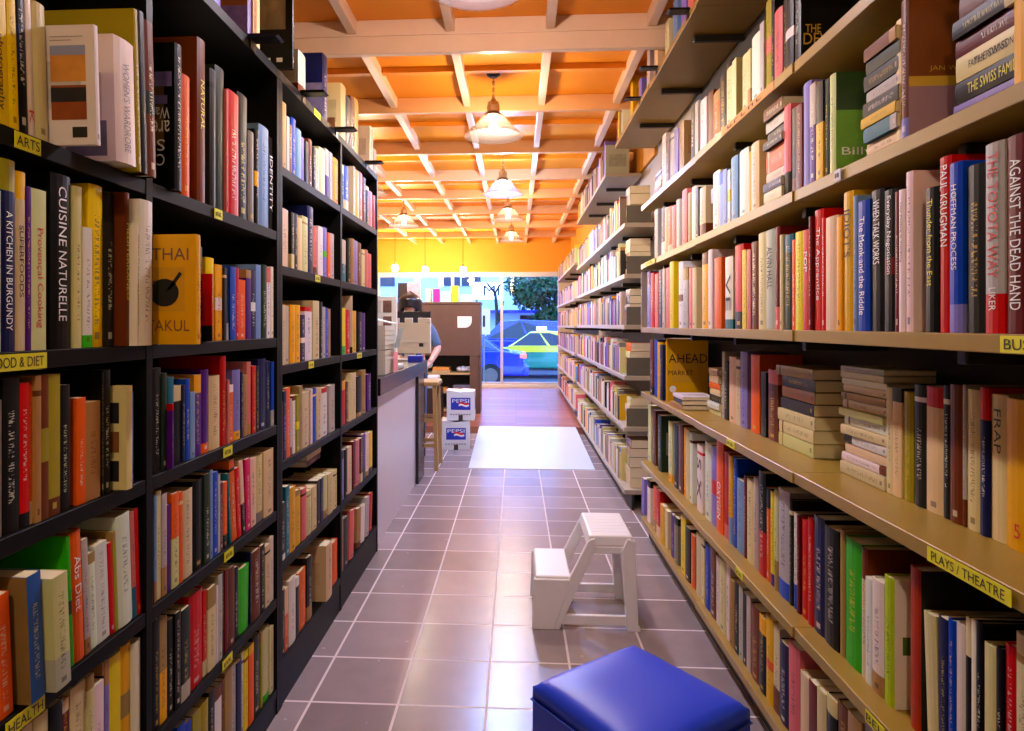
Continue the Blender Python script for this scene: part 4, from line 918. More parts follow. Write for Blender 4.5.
# bar stool by the counter end
e = empty('bar_stool', (-.805, 5.80, 0), 'pale pine bar stool with a flat seat at the counter end', 'stool')
for x in (-.09, .09):
    for y in (-.13, .13): B().hexa([(x * 1.25 - .016, y * 1.25 - .016, 0), (x * 1.25 + .016, y * 1.25 - .016, 0), (x * 1.25 + .016, y * 1.25 + .016, 0), (x * 1.25 - .016, y * 1.25 + .016, 0)], [(x - .016, y - .016, .735), (x + .016, y - .016, .735), (x + .016, y + .016, .735), (x - .016, y + .016, .735)]).out('leg', 'pine', e)
for z in (.2, .42):
    for y in (-.14, .14): B().box((-.09, y - .01, z), (.09, y + .01, z + .03)).out('stretcher', 'pine', e)
B().box((-.125, -.17, .7355), (.125, .17, .775)).out('seat', 'pine', e, bevel=.01)
# postcard rack against the bookcase end
e = empty('postcard_rack', (-1.0, 4.86, .965), 'tall white postcard rack on the counter against the bookcase end', 'rack')
B().box((-.10, .0, .001), (.10, .03, .52)).out('back_board', 'white_paper', e); B().box((-.10, -.08, .001), (.10, -.0005, .02)).out('base', 'white_paper', e)
MAT['card_photo'] = M('postcard photo', '7a5a58', .4, noise=.7, scale=30)
for k, (x, z, c) in enumerate(((.03, .40, 'card_photo'), (.03, .28, 'card_photo'), (-.05, .40, 'card_white'), (.03, .12, 'card_white'), (-.05, .20, 'card_photo'))):
    tag(B().box((-.032, -.003, 0), (.032, -.0005, .09)).move(Matrix.Translation((-1.0 + x, 4.86, .965 + z))).out('postcard', c), ['dark photo postcard at the top of the white rack', 'dark photo postcard below the top one on the white rack', 'white postcard at the top of the white rack', 'white postcard low on the white rack', 'dark photo postcard low on the white rack'][k], 'postcard', 'postcards on the white rack')
# ------------------------------------------------------------------ cabinet behind the counter
YC = 8.7
def cabinet():
    e = empty('cabinet', (-1.1, YC, .08), 'brown wooden cabinet behind the person with open shelves below', 'cabinet')
    x0, x1 = -.63, .62; zt = 1.47
    B().box((x0, 0, .78), (x1, .025, zt)).out('front_panel', 'brown_wood', e)
    for x in (x0, x1 - .03): B().box((x, .0255, 0), (x + .03, .40, zt)).out('side_panel', 'brown_wood', e)
    B().box((x1 - .14, 0, 0), (x1 - .0305, .025, .779)).out('stile', 'brown_wood', e)
    B().box((x0 - .01, -.01, zt + .0005), (x1 + .01, .41, zt + .03)).out('top_panel', 'brown_wood', e, bevel=.004)
    B().box((x0 + .03, .38, 0), (x1 - .03, .40, zt)).out('back_panel', 'kick', e)
    for z in (.02, .27, .52): B().box((x0 + .031, .026, z), (x1 - .031, .379, z + .025)).out('shelf', 'pine', e)
    n = 10; q = [(0, 0), (.19, 0)] + [(.19 + 0 * i, 0) for i in range(0)]
    pts = [(.0, .15), (.0, .0), (.10, .0)] + [(.10 + .09 * math.sin(PI / 2 * i / n), .09 - .09 * math.cos(PI / 2 * i / n)) for i in range(1, n + 1)] + [(.19, .15)]
    tag(B().prism(pts, 'y', YC - .003, YC - .001).move(Matrix.Translation((-.785, 0, 1.235))).out('paper_notice', 'white_paper'), 'white paper with one rounded corner pinned to the brown cabinet', 'paper')
cabinet()
ztop = .08 + 1.5
def small_item(name, x, w, h, mat, label, cat, d=.12, z=None, y=None, group=None, bev=.002):
    return tag(B().box((-w / 2, 0, 0), (w / 2, d, h)).move(Matrix.Translation((x, y or YC + .06, (z if z is not None else ztop + .0015)))).out(name, mat, bevel=bev), label, cat, group)
def xat(px, Y): return at(px, 300, Y).x
MAT['magenta_card'] = M('magenta card', 'd2249c', .45); MAT['lemon_card'] = M('lemon card', 'e8da30', .45); MAT['dark_card'] = M('dark brown card', '30221f', .5); MAT['poster'] = M('red and white poster', 'd9a0b4', .5, noise=.5, scale=14)
small_item('box_file', xat(402, 8.8), .13, .26, 'dark_card', 'dark brown box file standing on the brown cabinet', 'box file')
small_item('picture_card', xat(413, 8.8), .19, .27, 'poster', 'pink and white picture card standing on the cabinet behind the person', 'picture card', d=.02)
small_item('display_book', xat(428, 8.8), .07, .18, 'cream_plastic', 'cream book standing on the cabinet beside the magenta one', 'book')
small_item('display_book', xat(436, 8.8), .085, .18, 'magenta_card', 'magenta book standing on the brown cabinet', 'book')
small_item('display_book', xat(446, 8.8), .13, .14, 'white_paper', 'white book lying upright on the cabinet between magenta and yellow', 'book')
small_item('display_book', xat(455, 8.8), .09, .22, 'lemon_card', 'bright yellow book standing on the brown cabinet', 'book')
small_item('display_book', xat(467, 8.8), .17, .10, 'card_white', 'pale low book at the aisle end of the brown cabinet', 'book')
small_item('magazine', xat(441, 8.8), .25, .03, 'pine', 'tan magazine pile lying on the upper open shelf of the cabinet', 'magazine', d=.22, z=.08 + .546, y=YC + .05)
small_item('magazine', xat(441, 8.8), .22, .04, 'orange_card', 'orange magazine lying on top of the tan one in the cabinet', 'magazine', d=.2, z=.08 + .5775, y=YC + .05)
sc = B(); 
for k in range(5): sc.ball((k * .05, 0, .04), .045, 10, 6, sc=(1, 1.6, .8 + .15 * (k % 2)))
tag(sc.move(Matrix.Translation((xat(459, 8.8), YC + .16, .08 + .549))).out('folded_cloth', 'card_white', smooth=True), 'crumpled white cloth on the upper open shelf of the cabinet', 'cloth')
for k, (px, z, m, l) in enumerate(((438, .296, 'orange_card', 'orange book lying on the middle cabinet shelf'), (462, .296, 'pine', 'tan book lying on the middle cabinet shelf beside the orange one'), (462, .337, 'castle_print', 'mottled book lying on the tan one in the cabinet'))):
    small_item('large_book', xat(px, 8.8), .24, .04, m, l, 'book', d=.22, z=.08 + z, y=YC + .05)
small_item('white_bundle', xat(434, 8.5), .16, .16, 'card_white', 'white paper bundle beside the drinks cartons', 'bundle', d=.2, z=.46, y=8.28, bev=.02)
small_item('low_crate', xat(433, 8.5), .26, .38, 'dark_card', 'dark crate under the white paper bundle beside the drinks cartons', 'crate', d=.3, z=.081, y=8.22)
# ------------------------------------------------------------------ drinks cartons
def carton(cx, cy, z, w, d, h, label, rot):
    e = empty('drinks_carton', (cx, cy, z), label, 'carton'); e.rotation_euler[2] = rot
    B().box((-w / 2, 0, .001), (w / 2, d, h)).out('box_body', 'card_white', e, bevel=.004)
    for a, b in ((-w / 2, -.002), (.002, w / 2)): B().hexa([(a, 0, h + .0005), (b, 0, h + .0005), (b, d, h + .0005), (a, d, h + .0005)], [(a, 0, h + .004 + (.02 if a < -.01 else .0)), (b, 0, h + .004 + (.012 if b > .01 else 0)), (b, d, h + .004), (a, d, h + .012)]).out('flap', 'card_white', e)
    pw, ph = w * .70, h * .43; zc = h * .60
    p = B().box((-pw / 2, -.0014, zc - ph / 2), (pw / 2, -.0006, zc + ph / 2)).out('logo_panel', 'carton_blue', e)
    fr = lambda x, zz, dy=-.0022: frame((x, dy, zz), (1, 0, 0), (0, 0, 1))
    text('PEPSI', p, 'white_paper', .05, fr(0, zc + ph * .24), width=pw * .86, height=ph * .30, name='logo_lettering')
    n = 16
    def wave(z0, z1, m, nm, x0, x1, dy):
        b = B(); top = [(x0 + (x1 - x0) * i / n, zc + z1 * ph + .06 * ph * math.sin(2 * PI * i / n)) for i in range(n + 1)]; bot = [(x0 + (x1 - x0) * i / n, zc + z0 * ph + .06 * ph * math.sin(2 * PI * i / n)) for i in range(n + 1)]
        b.add([(x, dy, zz) for x, zz in bot] + [(x, dy, zz) for x, zz in top], [(i, i + 1, n + 2 + i, n + 1 + i) for i in range(n)]); b.out(nm, m, p)
    wave(-.20, -.05, 'white_paper', 'logo_wave', -pw * .10, pw * .42, -.0020); wave(-.05, .12, 'carton_red', 'logo_wave', -pw * .10, pw * .40, -.0024)
    g = B()
    for k in range(8): g.box((-w * .38 + k * w * .095, -.0012, h * .20), (-w * .38 + k * w * .095 + w * .07, -.0006, h * .245))
    g.out('small_print', 'carton_grey', e)
    B().box((-.022, -.002, .001), (.022, -.0006, h * .2)).out('tape_strip', 'dark_card', e)
    B().box((w / 2 + .0006, d * .2, h * .35), (w / 2 + .0014, d * .8, h * .78)).out('logo_panel', 'carton_blue', e)
p = at(456, 450, 6.6); carton(p.x, p.y, 0, .285, .36, .275, 'white and blue drinks carton on the floor, lower of two stacked', TH + .03)
p = at(460, 450, 6.6); carton(p.x + .005, p.y + .02, .296, .285, .34, .285, 'white and blue drinks carton stacked on top of the other one', TH - .02)
# ------------------------------------------------------------------ the person
def skin_mesh(name, pts, edges, mat, parent, sub=2, loc=(0, 0, 0), root=0):
    me = bpy.data.meshes.new(name); me.from_pydata([p[:3] for p in pts], edges, []); me.materials.append(MAT[mat])
    o = bpy.data.objects.new(name, me); COL.objects.link(o); o.parent = parent; o.location = loc
    md = o.modifiers.new('skin', 'SKIN'); md.use_smooth_shade = True
    sv = me.skin_vertices[0].data
    for i, p in enumerate(pts):
        r = p[3]; sv[i].radius = (r, r) if not isinstance(r, tuple) else r; sv[i].use_root = (i == root)
    s = o.modifiers.new('sub', 'SUBSURF'); s.levels = sub; s.render_levels = sub
    return o
def person():
    px_ = at(411, 325, 7.0)
    e = empty('person', (px_.x, px_.y, 0), 'person with dark bobbed hair in a blue grey top bending behind the cream monitor', 'person'); e.rotation_euler[2] = TH
    # local: faces -Y (toward the camera); picture right = +X
    P = [(0, .10, .88, (.145, .10)), (0, .10, 1.0, (.135, .095)), (0, .06, 1.14, (.15, .10)), (0, .0, 1.27, (.13, .085)), (0, -.05, 1.345, .055), (0, -.09, 1.41, .052), (0, -.12, 1.46, (.070, .078)), (0, -.115, 1.53, (.077, .092)), (0, -.10, 1.595, (.058, .07))]
    E = [(i, i + 1) for i in range(8)]
    def chain(start, pts):
        k = start
        for q in pts: P.append(q); E.append((k, len(P) - 1)); k = len(P) - 1
        return k
    for s in (1, -1):
        wr = chain(3, [(s * .165, .0, 1.275, .055), (s * .215, .0, 1.20, .047), (s * .26, -.04, 1.00, .042), (s * .20, -.22, .95, .035), (s * .14, -.36, .955, .026)]) if s < 0 else chain(3, [(.165, .0, 1.275, .055), (.225, .0, 1.19, .047), (.295, -.01, 1.02, .043), (.235, -.10, .91, .034), (.185, -.18, .83, .025)])
        w = Vector(P[wr][:3]); d = (w - Vector(P[wr - 1][:3])).normalized(); sd = d.cross(Vector((0, 0, 1))).normalized()
        palm = chain(wr, [tuple(w + d * .05) + (.024,)])
        pc = Vector(P[palm][:3])
        for j, ln in ((-1.5, .055), (-.5, .07), (.5, .075), (1.5, .065)):
            a = pc + sd * j * .014 + d * .03; b = a + d * ln * .5 + Vector((0, 0, -.008)); c = b + d * ln * .4 + Vector((0, 0, -.02))
            chain(palm, [tuple(a) + (.009,), tuple(b) + (.008,), tuple(c) + (.007,)])
        a = w + d * .02 + sd * s * .028; chain(wr, [tuple(a) + (.010,), tuple(a + d * .035 + sd * s * .018) + (.009,)])
        chain(0, [(s * .09, .11, .80, .088), (s * .095, .09, .48, .058), (s * .10, .13, .27, .048), (s * .10, .13, .09, .036), (s * .10, .02, .035, (.04, .03))])
    skin_mesh('body', P, E, 'skin', e, 2)
    S = [(0, .10, .86, (.165, .12)), (0, .10, 1.0, (.15, .11)), (0, .06, 1.14, (.168, .118)), (0, .0, 1.265, (.145, .1)), (0, -.04, 1.325, .075)]
    SE = [(i, i + 1) for i in range(4)]
    for s, c in ((1, [(.165, .0, 1.275, .07), (.225, .0, 1.19, .062), (.272, -.006, 1.08, .057), (.293, -.01, 1.03, .055)]), (-1, [(-.165, .0, 1.275, .07), (-.215, .0, 1.20, .062), (-.243, -.025, 1.08, .057), (-.258, -.038, 1.02, .055)])):
        k = 3
        for q in c: S.append(q); SE.append((k, len(S) - 1)); k = len(S) - 1
    skin_mesh('knit_top', S, SE, 'blue_grey_shirt', e, 2)
    J = [(0, .11, .90, (.168, .125)), (0, .11, .82, (.165, .12))]; JE = [(0, 1)]
    for s in (1, -1):
        k = 1
        for q in [(s * .09, .11, .74, .098), (s * .097, .09, .48, .072), (s * .10, .13, .27, .064), (s * .10, .13, .08, .06)]: J.append(q); JE.append((k, len(J) - 1)); k = len(J) - 1
    skin_mesh('jeans', J, JE, 'denim', e, 2)
    for s in (1, -1): B().ball((s * .10, .03, .045), .05, 12, 8, sc=(.9, 2.2, .85)).out('shoe', 'black_plastic', e, smooth=True)
    # hair: a bobbed cap open at the face
    vs = []; fs = []; n = 24; k = 12
    for j in range(k + 1):
        t = j / k
        for i in range(n):
            a = 2 * PI * i / n; front = max(0, -math.sin(a))           # -Y is the face
            zz = 1.635 - .235 * t + (.062 * max(0, t - .30) / .7 * front ** 2.2)
            r = .118 * math.sin(min(1, t * 2.0) * PI / 2) * (1 + .10 * t * (1 - front))
            vs.append((r * 1.04 * math.cos(a), -.098 + r * 1.08 * math.sin(a), zz))
    for j in range(k):
        for i in range(n): fs.append((j * n + i, (j + 1) * n + i, (j + 1) * n + (i + 1) % n, j * n + (i + 1) % n))
    o = mesh_obj('hair', vs, fs, 'hair', e, smooth=True)
    sm = o.modifiers.new('thick', 'SOLIDIFY'); sm.thickness = .012
    B().ball((0, -.205, 1.495), .016, 10, 8, sc=(.8, 1.2, 1.2)).out('nose', 'skin', e, smooth=True)
    for s in (1, -1):
        B().ball((s * .032, -.195, 1.525), .011, 10, 8, sc=(1.3, .6, .7)).out('eye', 'black_plastic', e, smooth=True)
        B().ball((s * .079, -.105, 1.51), .02, 10, 8, sc=(.4, .7, 1.2)).out('ear', 'skin', e, smooth=True)
    B().ball((0, -.188, 1.455), .02, 10, 6, sc=(1.2, .5, .35)).out('mouth', M('lips', 'a0524c', .5), e, smooth=True)
    B().lathe([(.036, 0), (.038, .02), (.034, .045)], n=14).move(Matrix.Translation((.205, -.15, .845)) @ Matrix.Rotation(.9, 4, 'X')).out('wrist_band', 'white_paper', e, smooth=True)
person()
# ------------------------------------------------------------------ the street outside
ZS = -.34
structure(B().box((-14, YW + .15, ZS - .05), (14, 15.2, ZS + .12)).out('pavement', 'paving'))
structure(B().box((-30, 15.2, ZS - .1), (30, 27, ZS)).out('road', 'asphalt'))
structure(B().box((-30, 27, ZS - .05), (30, 33, ZS + .12)).out('pavement_far', 'paving'))
def car(name, cx, cy, L, Wd, lower, cabin, paint, paint2, label, flip=1, sign=False, hw=.78):
    """lower / cabin: side outlines (along, up); long axis = world X"""
    e = empty(name, (cx, cy, ZS), label, 'car'); 
    def T(p): return [(x * flip, z) for x, z in p]
    b = B(); b.prism(T(lower), 'y', -Wd / 2, Wd / 2); b.out('body', paint, e, bevel=.05, seg=3, smooth=False)
    c = B(); n = len(cabin); zt = max(z for x, z in cabin); z0 = min(z for x, z in cabin)
    def wy(z): return Wd / 2 - .03 - (z - z0) / (zt - z0) * .16
    vs = [(x * flip, -wy(z), z) for x, z in cabin] + [(x * flip, wy(z), z) for x, z in cabin]
    c.add(vs, [tuple(range(n)), tuple(range(n, 2 * n))[::-1]] + [(i, n + i, n + (i + 1) % n, (i + 1) % n) for i in range(n)]); c.out('cabin', paint2, e, bevel=.03, seg=2)
    # side windows, front and rear glass sit just proud of the cabin
    cx0 = sum(x for x, z in cabin) / n
    zl, zh = z0 + .05, zt - .07
    xs0 = [x for x, z in cabin if z < z0 + .01]; xs1 = [x for x, z in cabin if z > zt - .05]
    lo, hi = (min(xs0), max(xs0)), (min(xs1), max(xs1))
    def X(f, z):
        t = (z - z0) / (zt - z0); a = lo[0] + (hi[0] - lo[0]) * t + .07; bb = lo[1] + (hi[1] - lo[1]) * t - .07
        return (a + (bb - a) * f) * flip
    for f0, f1 in ((.0, .47), (.51, 1.0)):
        for s in (-1, 1):
            q = [(X(f0, zl), s * (wy(zl) + .006), zl), (X(f1, zl), s * (wy(zl) + .006), zl), (X(f1, zh), s * (wy(zh) + .006), zh), (X(f0, zh), s * (wy(zh) + .006), zh)]
            i2 = [(x, y - s * .02, z) for x, y, z in q]
            B().hexa(i2, q).out('side_window', 'car_glass', e)
    for d, (a, b2) in ((-1, (lo[0], hi[0])), (1, (lo[1], hi[1]))):
        q = []
        for z, yy in ((zl, -1), (zl, 1), (zh, 1), (zh, -1)):
            t = (z - z0) / (zt - z0); q.append(((a + (b2 - a) * t + d * .012) * flip, yy * (wy(z) - .1), z))
        B().hexa([(x - d * .03 * flip, y, z) for x, y, z in q], q).out('windscreen', 'car_glass', e)
    for x in (-L * .31, L * .30):
        for s in (-1, 1):
            w = B().tube((x * flip, s * (Wd / 2 - .17), .31), (x * flip, s * (Wd / 2 + .012), .31), .31, n=24).out('wheel', 'tyre', e)
            B().tube((x * flip, s * (Wd / 2 + .0125), .31), (x * flip, s * (Wd / 2 + .02), .31), .19, n=16).out('hub', 'grey_metal', w)
    xe = max(x for x, z in lower); 
    for s in (-1, 1):
        B().box(((xe - .16) * flip, s * (Wd / 2 + .004), hw - .03), ((xe + .012) * flip, s * (Wd / 2 - .30), hw + .08)).out('tail_lamp', 'tail', e, bevel=.02)
        xm = min(x for x, z in lower); B().box(((xm + .2) * flip, s * (Wd / 2 + .006), .58), ((xm - .01) * flip, s * (Wd / 2 - .3), .70)).out('head_lamp', 'headlamp' if name == 'taxi' else 'white_plastic', e, bevel=.02)
    B().box(((xe - .06) * flip, -Wd / 2 + .02, .30), ((xe + .07) * flip, Wd / 2 - .02, .55)).out('rear_bumper', paint, e, bevel=.03)
    B().box(((xe + .071) * flip, -.24, .38), ((xe + .08) * flip, .24, .50)).out('number_plate', 'white_paper', e)
    if sign:
        B().box((-.16, -.09, zt + .001), (.16, .09, zt + .12)).out('roof_sign', 'sign_white', e, bevel=.02)
    return e
sed_low = [(-2.15, .30), (2.15, .30), (2.20, .50), (2.16, .86), (1.55, .95), (-.95, .95), (-1.95, .78), (-2.18, .60)]
sed_cab = [(-1.05, .94), (1.55, .94), (.95, 1.38), (.1, 1.44), (-.35, 1.40)]
pb = at(520, 372, 17.0)
car('blue_sedan', pb.x - 2.05, 17.6, 4.3, 1.72, sed_low, sed_cab, 'car_blue', 'car_blue', 'bright blue saloon car with a lit tail lamp outside the shop window')
pt = at(532, 352, 20.2)
taxi = car('taxi', pt.x + .30, 20.4, 4.4, 1.74, sed_low, sed_cab, 'taxi_green', 'taxi_yellow', 'green and yellow taxi on the street behind the blue saloon', flip=1, sign=True)
tb = B().box((-2.10, -.885, .80), (2.05, -.872, .945)).out('yellow_stripe', 'taxi_yellow', taxi)
suv_low = [(-2.3, .35), (2.3, .35), (2.34, .6), (2.28, 1.05), (-1.1, 1.08), (-2.2, .98), (-2.34, .7)]; suv_cab = [(-1.2, 1.07), (2.24, 1.07), (2.0, 1.72), (.2, 1.80), (-.5, 1.74)]
ps = at(515, 330, 24.0)
car('blue_van', ps.x, 24.2, 4.7, 1.85, suv_low, suv_cab, 'car_dark_blue', 'car_dark_blue', 'dark blue van on the far side of the street behind the taxi')
def tree(x, y, h, cr, label, seed, nl=1500):
    r = random.Random(seed); e = empty('street_tree', (x, y, ZS + .1), label, 'tree')
    t = B(); t.tube((0, 0, 0), (.08, .05, h * .45), .16, .12); t.tube((.08, .05, h * .45), (-.5, .1, h * .8), .10, .04); t.tube((.08, .05, h * .45), (.7, 0, h * .85), .10, .04); t.tube((.08, .05, h * .4), (.2, -.5, h * .9), .08, .03)
    t.out('trunk', 'bark', e)
    v = []; f = []
    cl = [(r.gauss(0, cr * .45), r.gauss(0, cr * .35), h * r.uniform(.55, 1.12), r.uniform(.3, .6) * cr * .6) for _ in range(22)]
    for _ in range(nl):
        c = r.choice(cl); d = Vector((r.gauss(0, 1), r.gauss(0, 1), r.gauss(0, .8))).normalized() * c[3] * r.uniform(.5, 1)
        p = Vector(c[:3]) + d; a = Vector((r.gauss(0, 1), r.gauss(0, 1), r.gauss(0, 1))).normalized() * r.uniform(.08, .17); b = a.orthogonal().normalized() * a.length * .6
        n = len(v); v += [p - a, p + b, p + a, p - b]; f.append((n, n + 1, n + 2, n + 3))
    mesh_obj('foliage', v, f, 'leaf', e)
p = at(533, 300, 30); tree(p.x + .75, 29.4, 3.5, 1.75, 'dark leafy tree across the street behind the taxi and van', 3, 5200)
p = at(498, 300, 27.6)
e = empty('bare_tree', (p.x, 27.6, ZS + .12), 'dark bare forked trunk in front of the lit sign', 'tree')
B().tube((0, 0, 0), (.0, 0, 1.6), .13, .09).tube((0, 0, 1.5), (-.12, 0, 2.9), .085, .06).tube((0, 0, 1.5), (.22, 0, 2.5), .07, .05).tube((-.12, 0, 2.85), (-.5, 0, 3.3), .06, .03).tube((-.12, 0, 2.85), (.2, 0, 3.4), .05, .02).out('trunk', 'bark', e)
# building across the street with the lit sign
e = empty('shop_building_outside', (-4, 33, ZS), 'pale building across the street carrying the lit white sign', 'building')
B().box((-14, 0, 0), (22, 6, 9)).out('facade', 'facade', e)
for i in range(8):
    w_ = B().box((-13 + i * 4.4, -.06, 3.6), (-11 + i * 4.4, -.002, 5.6)).out('window', 'car_glass', e)
    B().box((-12.03 + i * 4.4, -.08, 3.6), (-11.97 + i * 4.4, -.061, 5.6)).out('mullion', 'white_plastic', w_)
B().box((-13, -.9, 2.2), (21, -.002, 2.35)).out('awning', 'car_dark_blue', e)
for i in range(6): B().box((-12 + i * 5.4, -.06, .1), (-8.4 + i * 5.4, -.002, 2.1)).out('shop_front', 'car_glass', e)
s0, s1 = at(472, 299, 30), at(500, 282, 30)
e = empty('street_sign', ((s0.x + s1.x) / 2, 30.2, ZS + .12), 'lit white sign with a dark letter M across the street', 'sign')
z0_, z1_ = s0.z - ZS - .12, s1.z - ZS - .12; hw_ = (s1.x - s0.x) / 2
bd = B().box((-hw_, -.1, z0_), (hw_, .1, z1_)).out('sign_board', 'sign_white', e, bevel=.02)
text('MI', bd, 'ink', .5, frame((.25, -.106, (z0_ + z1_) / 2), (1, 0, 0), (0, 0, 1)), width=hw_ * 1.15, height=(z1_ - z0_) * .62)
for x in (-hw_ * .7, hw_ * .7): B().tube((x, 0, 0), (x, 0, z0_), .05).out('post', 'grey_metal', e)
p = at(487, 318, 16); e = empty('notice_board', (p.x, 14.4, ZS + .12), 'small cream notice board standing on the pavement', 'notice board')
B().box((-.14, -.02, 1.28), (.14, .02, 1.85)).out('panel', 'cream_plastic', e, bevel=.005); B().tube((0, 0, 0), (0, 0, 1.279), .025).out('post', 'grey_metal', e); B().box((-.02, -.024, 1.45), (.03, -.0205, 1.7)).out('print', 'ink', e)
# ------------------------------------------------------------------ what tells one book from the next
ORD = ['', 'first', 'second', 'third', 'fourth', 'fifth', 'sixth', 'seventh', 'eighth', 'ninth', 'tenth', 'eleventh', 'twelfth', 'thirteenth', 'fourteenth', 'fifteenth', 'sixteenth', 'seventeenth', 'eighteenth', 'nineteenth']
TENS = {2: 'twent', 3: 'thirt', 4: 'fort', 5: 'fift', 6: 'sixt'}
def ordw(n):
    if n < 20: return ORD[n]
    t, u = divmod(n, 10); return TENS[t] + ('ieth' if u == 0 else 'y-' + ORD[u])
HAND = {'bluecook': 'blue spined book with a tan back cover, third shelf up near the HEALTH tag', 'gallery': 'ivory book with three photos on its back, fourth shelf up, first black bay', 'thai': 'amber cookbook with a mortar picture jutting out of the fifth shelf up', 'desert': 'white paperback with two desert photos on its back, pulled out of the shelf',
        'wardrobe': 'white hardcover with grey lettered cover beside the desert photo book', 'olive': 'tall thin olive yellow book behind the desert photo book',
        'violets': 'black hardcover with violet flowers and upside-down white letters', 'magazine': 'purple and orange picture book lying open to view on the first black bookcase',
        'binder': 'big black book with two small white stickers overhanging the bookcase top', 'castle': 'navy book with a castle picture standing on the second black bookcase',
        'painting': 'cream book with a small brown picture standing on the second black bookcase', 'devil': 'black hardcover with gold letters on its front on the orange-tagged shelf',
        'billy': 'green covered hardcover with white script on its front above the BUS tag shelf', 'jan': 'hardcover with rust and mauve front standing between two lying piles',
        'ahead': 'yellow book with AHEAD lettering displayed upright on the plays shelf', 'five': 'orange hardcover with a red number 5 at its foot on the plays shelf', 'redemption': 'rust spined hardcover with a black front before the gap, second wooden shelf up', 'lime': 'lime green spined book with a pale cover on the second wooden shelf up'}
for k in HAND: SPECIAL[k][0]['label'] = HAND[k]
def desc(b):
    t, h = b['t'], b['h']
    sz = 'slim ' if t < .0125 else 'thick ' if t > .036 else ''
    if not b['lying'] and h > .285: sz = 'tall '
    return sz + PAL[b['code'][0]][0] + (' hardcover' if b['hard'] else ' paperback')
def band(b):
    return {'b': ' with %s foot', 't': ' with %s head', 'm': ' with %s band', 'h': ' with %s upper half', 'd': ' with %s stripe'}.get(b['pat'], '') % (PAL[b['c2']][0],) if b['pat'] in 'btmhd' else ''
CAND = {}
nofame = ('PAUL', 'HALL', 'TOYOTA', 'IDIOT', 'Tom', 'pinter', 'JAN', 'CLAUDINE', 'HOFFMAN', 'GEORGE', 'LOUISE')
for place, items in ROWS + [(W2, [b for b in BOOKS if b['row'] == W2 and b['o'] is SPECIAL['ahead'][0]])] + [(('topmost shelf of the middle run', ''), [b for b in BOOKS if b['row'][0] == 'topmost shelf of the middle run'])]:
    nm = ', '.join(x for x in place if x)
    n = len(items)
    for i, b in enumerate(items):
        o = b['o']; o['category'] = 'hardcover book' if b['hard'] else 'paperback book'
        o['group'] = ('books lying on the ' if b['lying'] else 'books standing on the ') + nm
        if o.get('label'): b['cand'] = [o['label']]; continue
        c = []
        if 'stackpos' in b:
            k, m = b['stackpos']
            pos = 'at the bottom' if k == 0 else 'on top' if k == m - 1 else ordw(k + 1) + ' from the bottom'
            c.append('%s, %s, %s' % (desc(b), pos, b['pile']))
        else:
            if b['title'] and not any(x in b['title'] for x in nofame):
                tt = b['title'].split('|')[0].split('@')[0].upper()
                c.append('%s with %s on its spine, %s' % (desc(b), tt, nm))
            pv = items[i - 1] if i else None; nx = items[i + 1] if i + 1 < n else None
            if pv and nx:
                a, d = PAL[pv['code'][0]][0], PAL[nx['code'][0]][0]
                if a != d: c.append('%s%s between %s and %s books, %s' % (desc(b), '', a, d, nm))
                c.append('%s%s between %s and %s books, %s' % (desc(b), band(b), a, d, nm))
            if nx is None: c.append('%s at the window end, %s' % (desc(b), nm))
            c.append('%s, %s from the window end, %s' % (desc(b), ordw(n - i), nm))
        b['cand'] = [x for x in c if len(x.replace('-', ' ').split()) <= 17 and len(x.split()) <= 16] or c[-1:]
from collections import Counter
cnt = Counter(x for b in BOOKS for x in b['cand'])
used = set()
for b in BOOKS:
    if b['o'].get('label'): used.add(b['o']['label']); continue
    pick = next((x for x in b['cand'] if cnt[x] == 1 and x not in used), None) or b['cand'][-1]
    used.add(pick); b['o']['label'] = pick

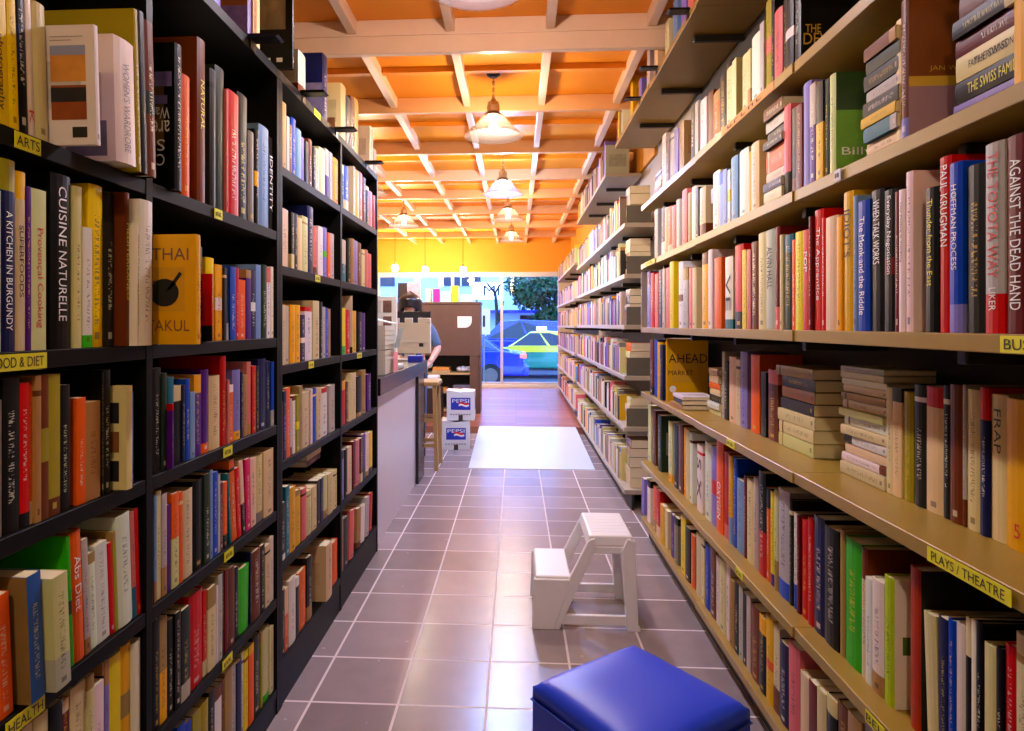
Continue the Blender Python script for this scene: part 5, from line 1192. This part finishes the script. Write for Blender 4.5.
# origins: a single-mesh thing stands on its own base point
for o in list(COL.objects):
    if o.parent is None and o.type == 'MESH' and o.location.length < 1e-6 and o.get('category'):
        vs = [v.co for v in o.data.vertices]; lo = Vector([min(v[i] for v in vs) for i in range(3)]); hi = Vector([max(v[i] for v in vs) for i in range(3)])
        c = Vector(((lo.x + hi.x) / 2, (lo.y + hi.y) / 2, lo.z)); o.data.transform(Matrix.Translation(-c)); o.location = c
# ------------------------------------------------------------------ light
def lamp(loc, power, col=(1, .74, .46), r=.04, name='lamp_light'):
    l = bpy.data.lights.new(name, 'POINT'); l.energy = power; l.color = col; l.shadow_soft_size = r
    o = bpy.data.objects.new(name, l); COL.objects.link(o); o.location = loc; return o
w = bpy.data.worlds.new('sky'); SC.world = w; w.use_nodes = True
w.node_tree.nodes['Background'].inputs[0].default_value = (.20, .40, 1, 1); w.node_tree.nodes['Background'].inputs[1].default_value = 10
p = bpy.data.lights.new('window_portal', 'AREA'); p.shape = 'RECTANGLE'; p.size = 3.5; p.size_y = 2.1; p.cycles.is_portal = True
po = bpy.data.objects.new('window_portal', p); COL.objects.link(po); po.location = (-.93, YW + .2, 1.2); po.rotation_euler = (-PI / 2, 0, 0)
vs = SC.view_settings; vs.view_transform = 'Standard'; vs.look = 'None'; vs.exposure = 0.0; vs.gamma = 1
try: vs.use_curve_mapping = False
except Exception: pass
SC.cycles.max_bounces = 8; SC.cycles.diffuse_bounces = 3; SC.cycles.transparent_max_bounces = 12
SC.cycles.caustics_reflective = False; SC.cycles.caustics_refractive = False; SC.cycles.sample_clamp_indirect = 6
LC = {0: (1, .85, .52), 1: (1, .84, .50), 2: (.95, .86, 1), 4: (.25, .42, 1)}
PW = {0: 64, 1: 8, 2: 74, 3: 76, 4: 250, 5: 80, 6: 80, 7: 80, 8: 110}
for i, (Y, x) in enumerate(PEND): lamp((x, Y, 2.575), PW[i], LC.get(i, (1, .87, .72)), .045)
for px, py in ((395, 268), (425, 270), (463, 270)):
    p = at(px, py, 11.4); lamp((p.x, p.y, p.z - .10), 60, (1, .80, .55), .05)
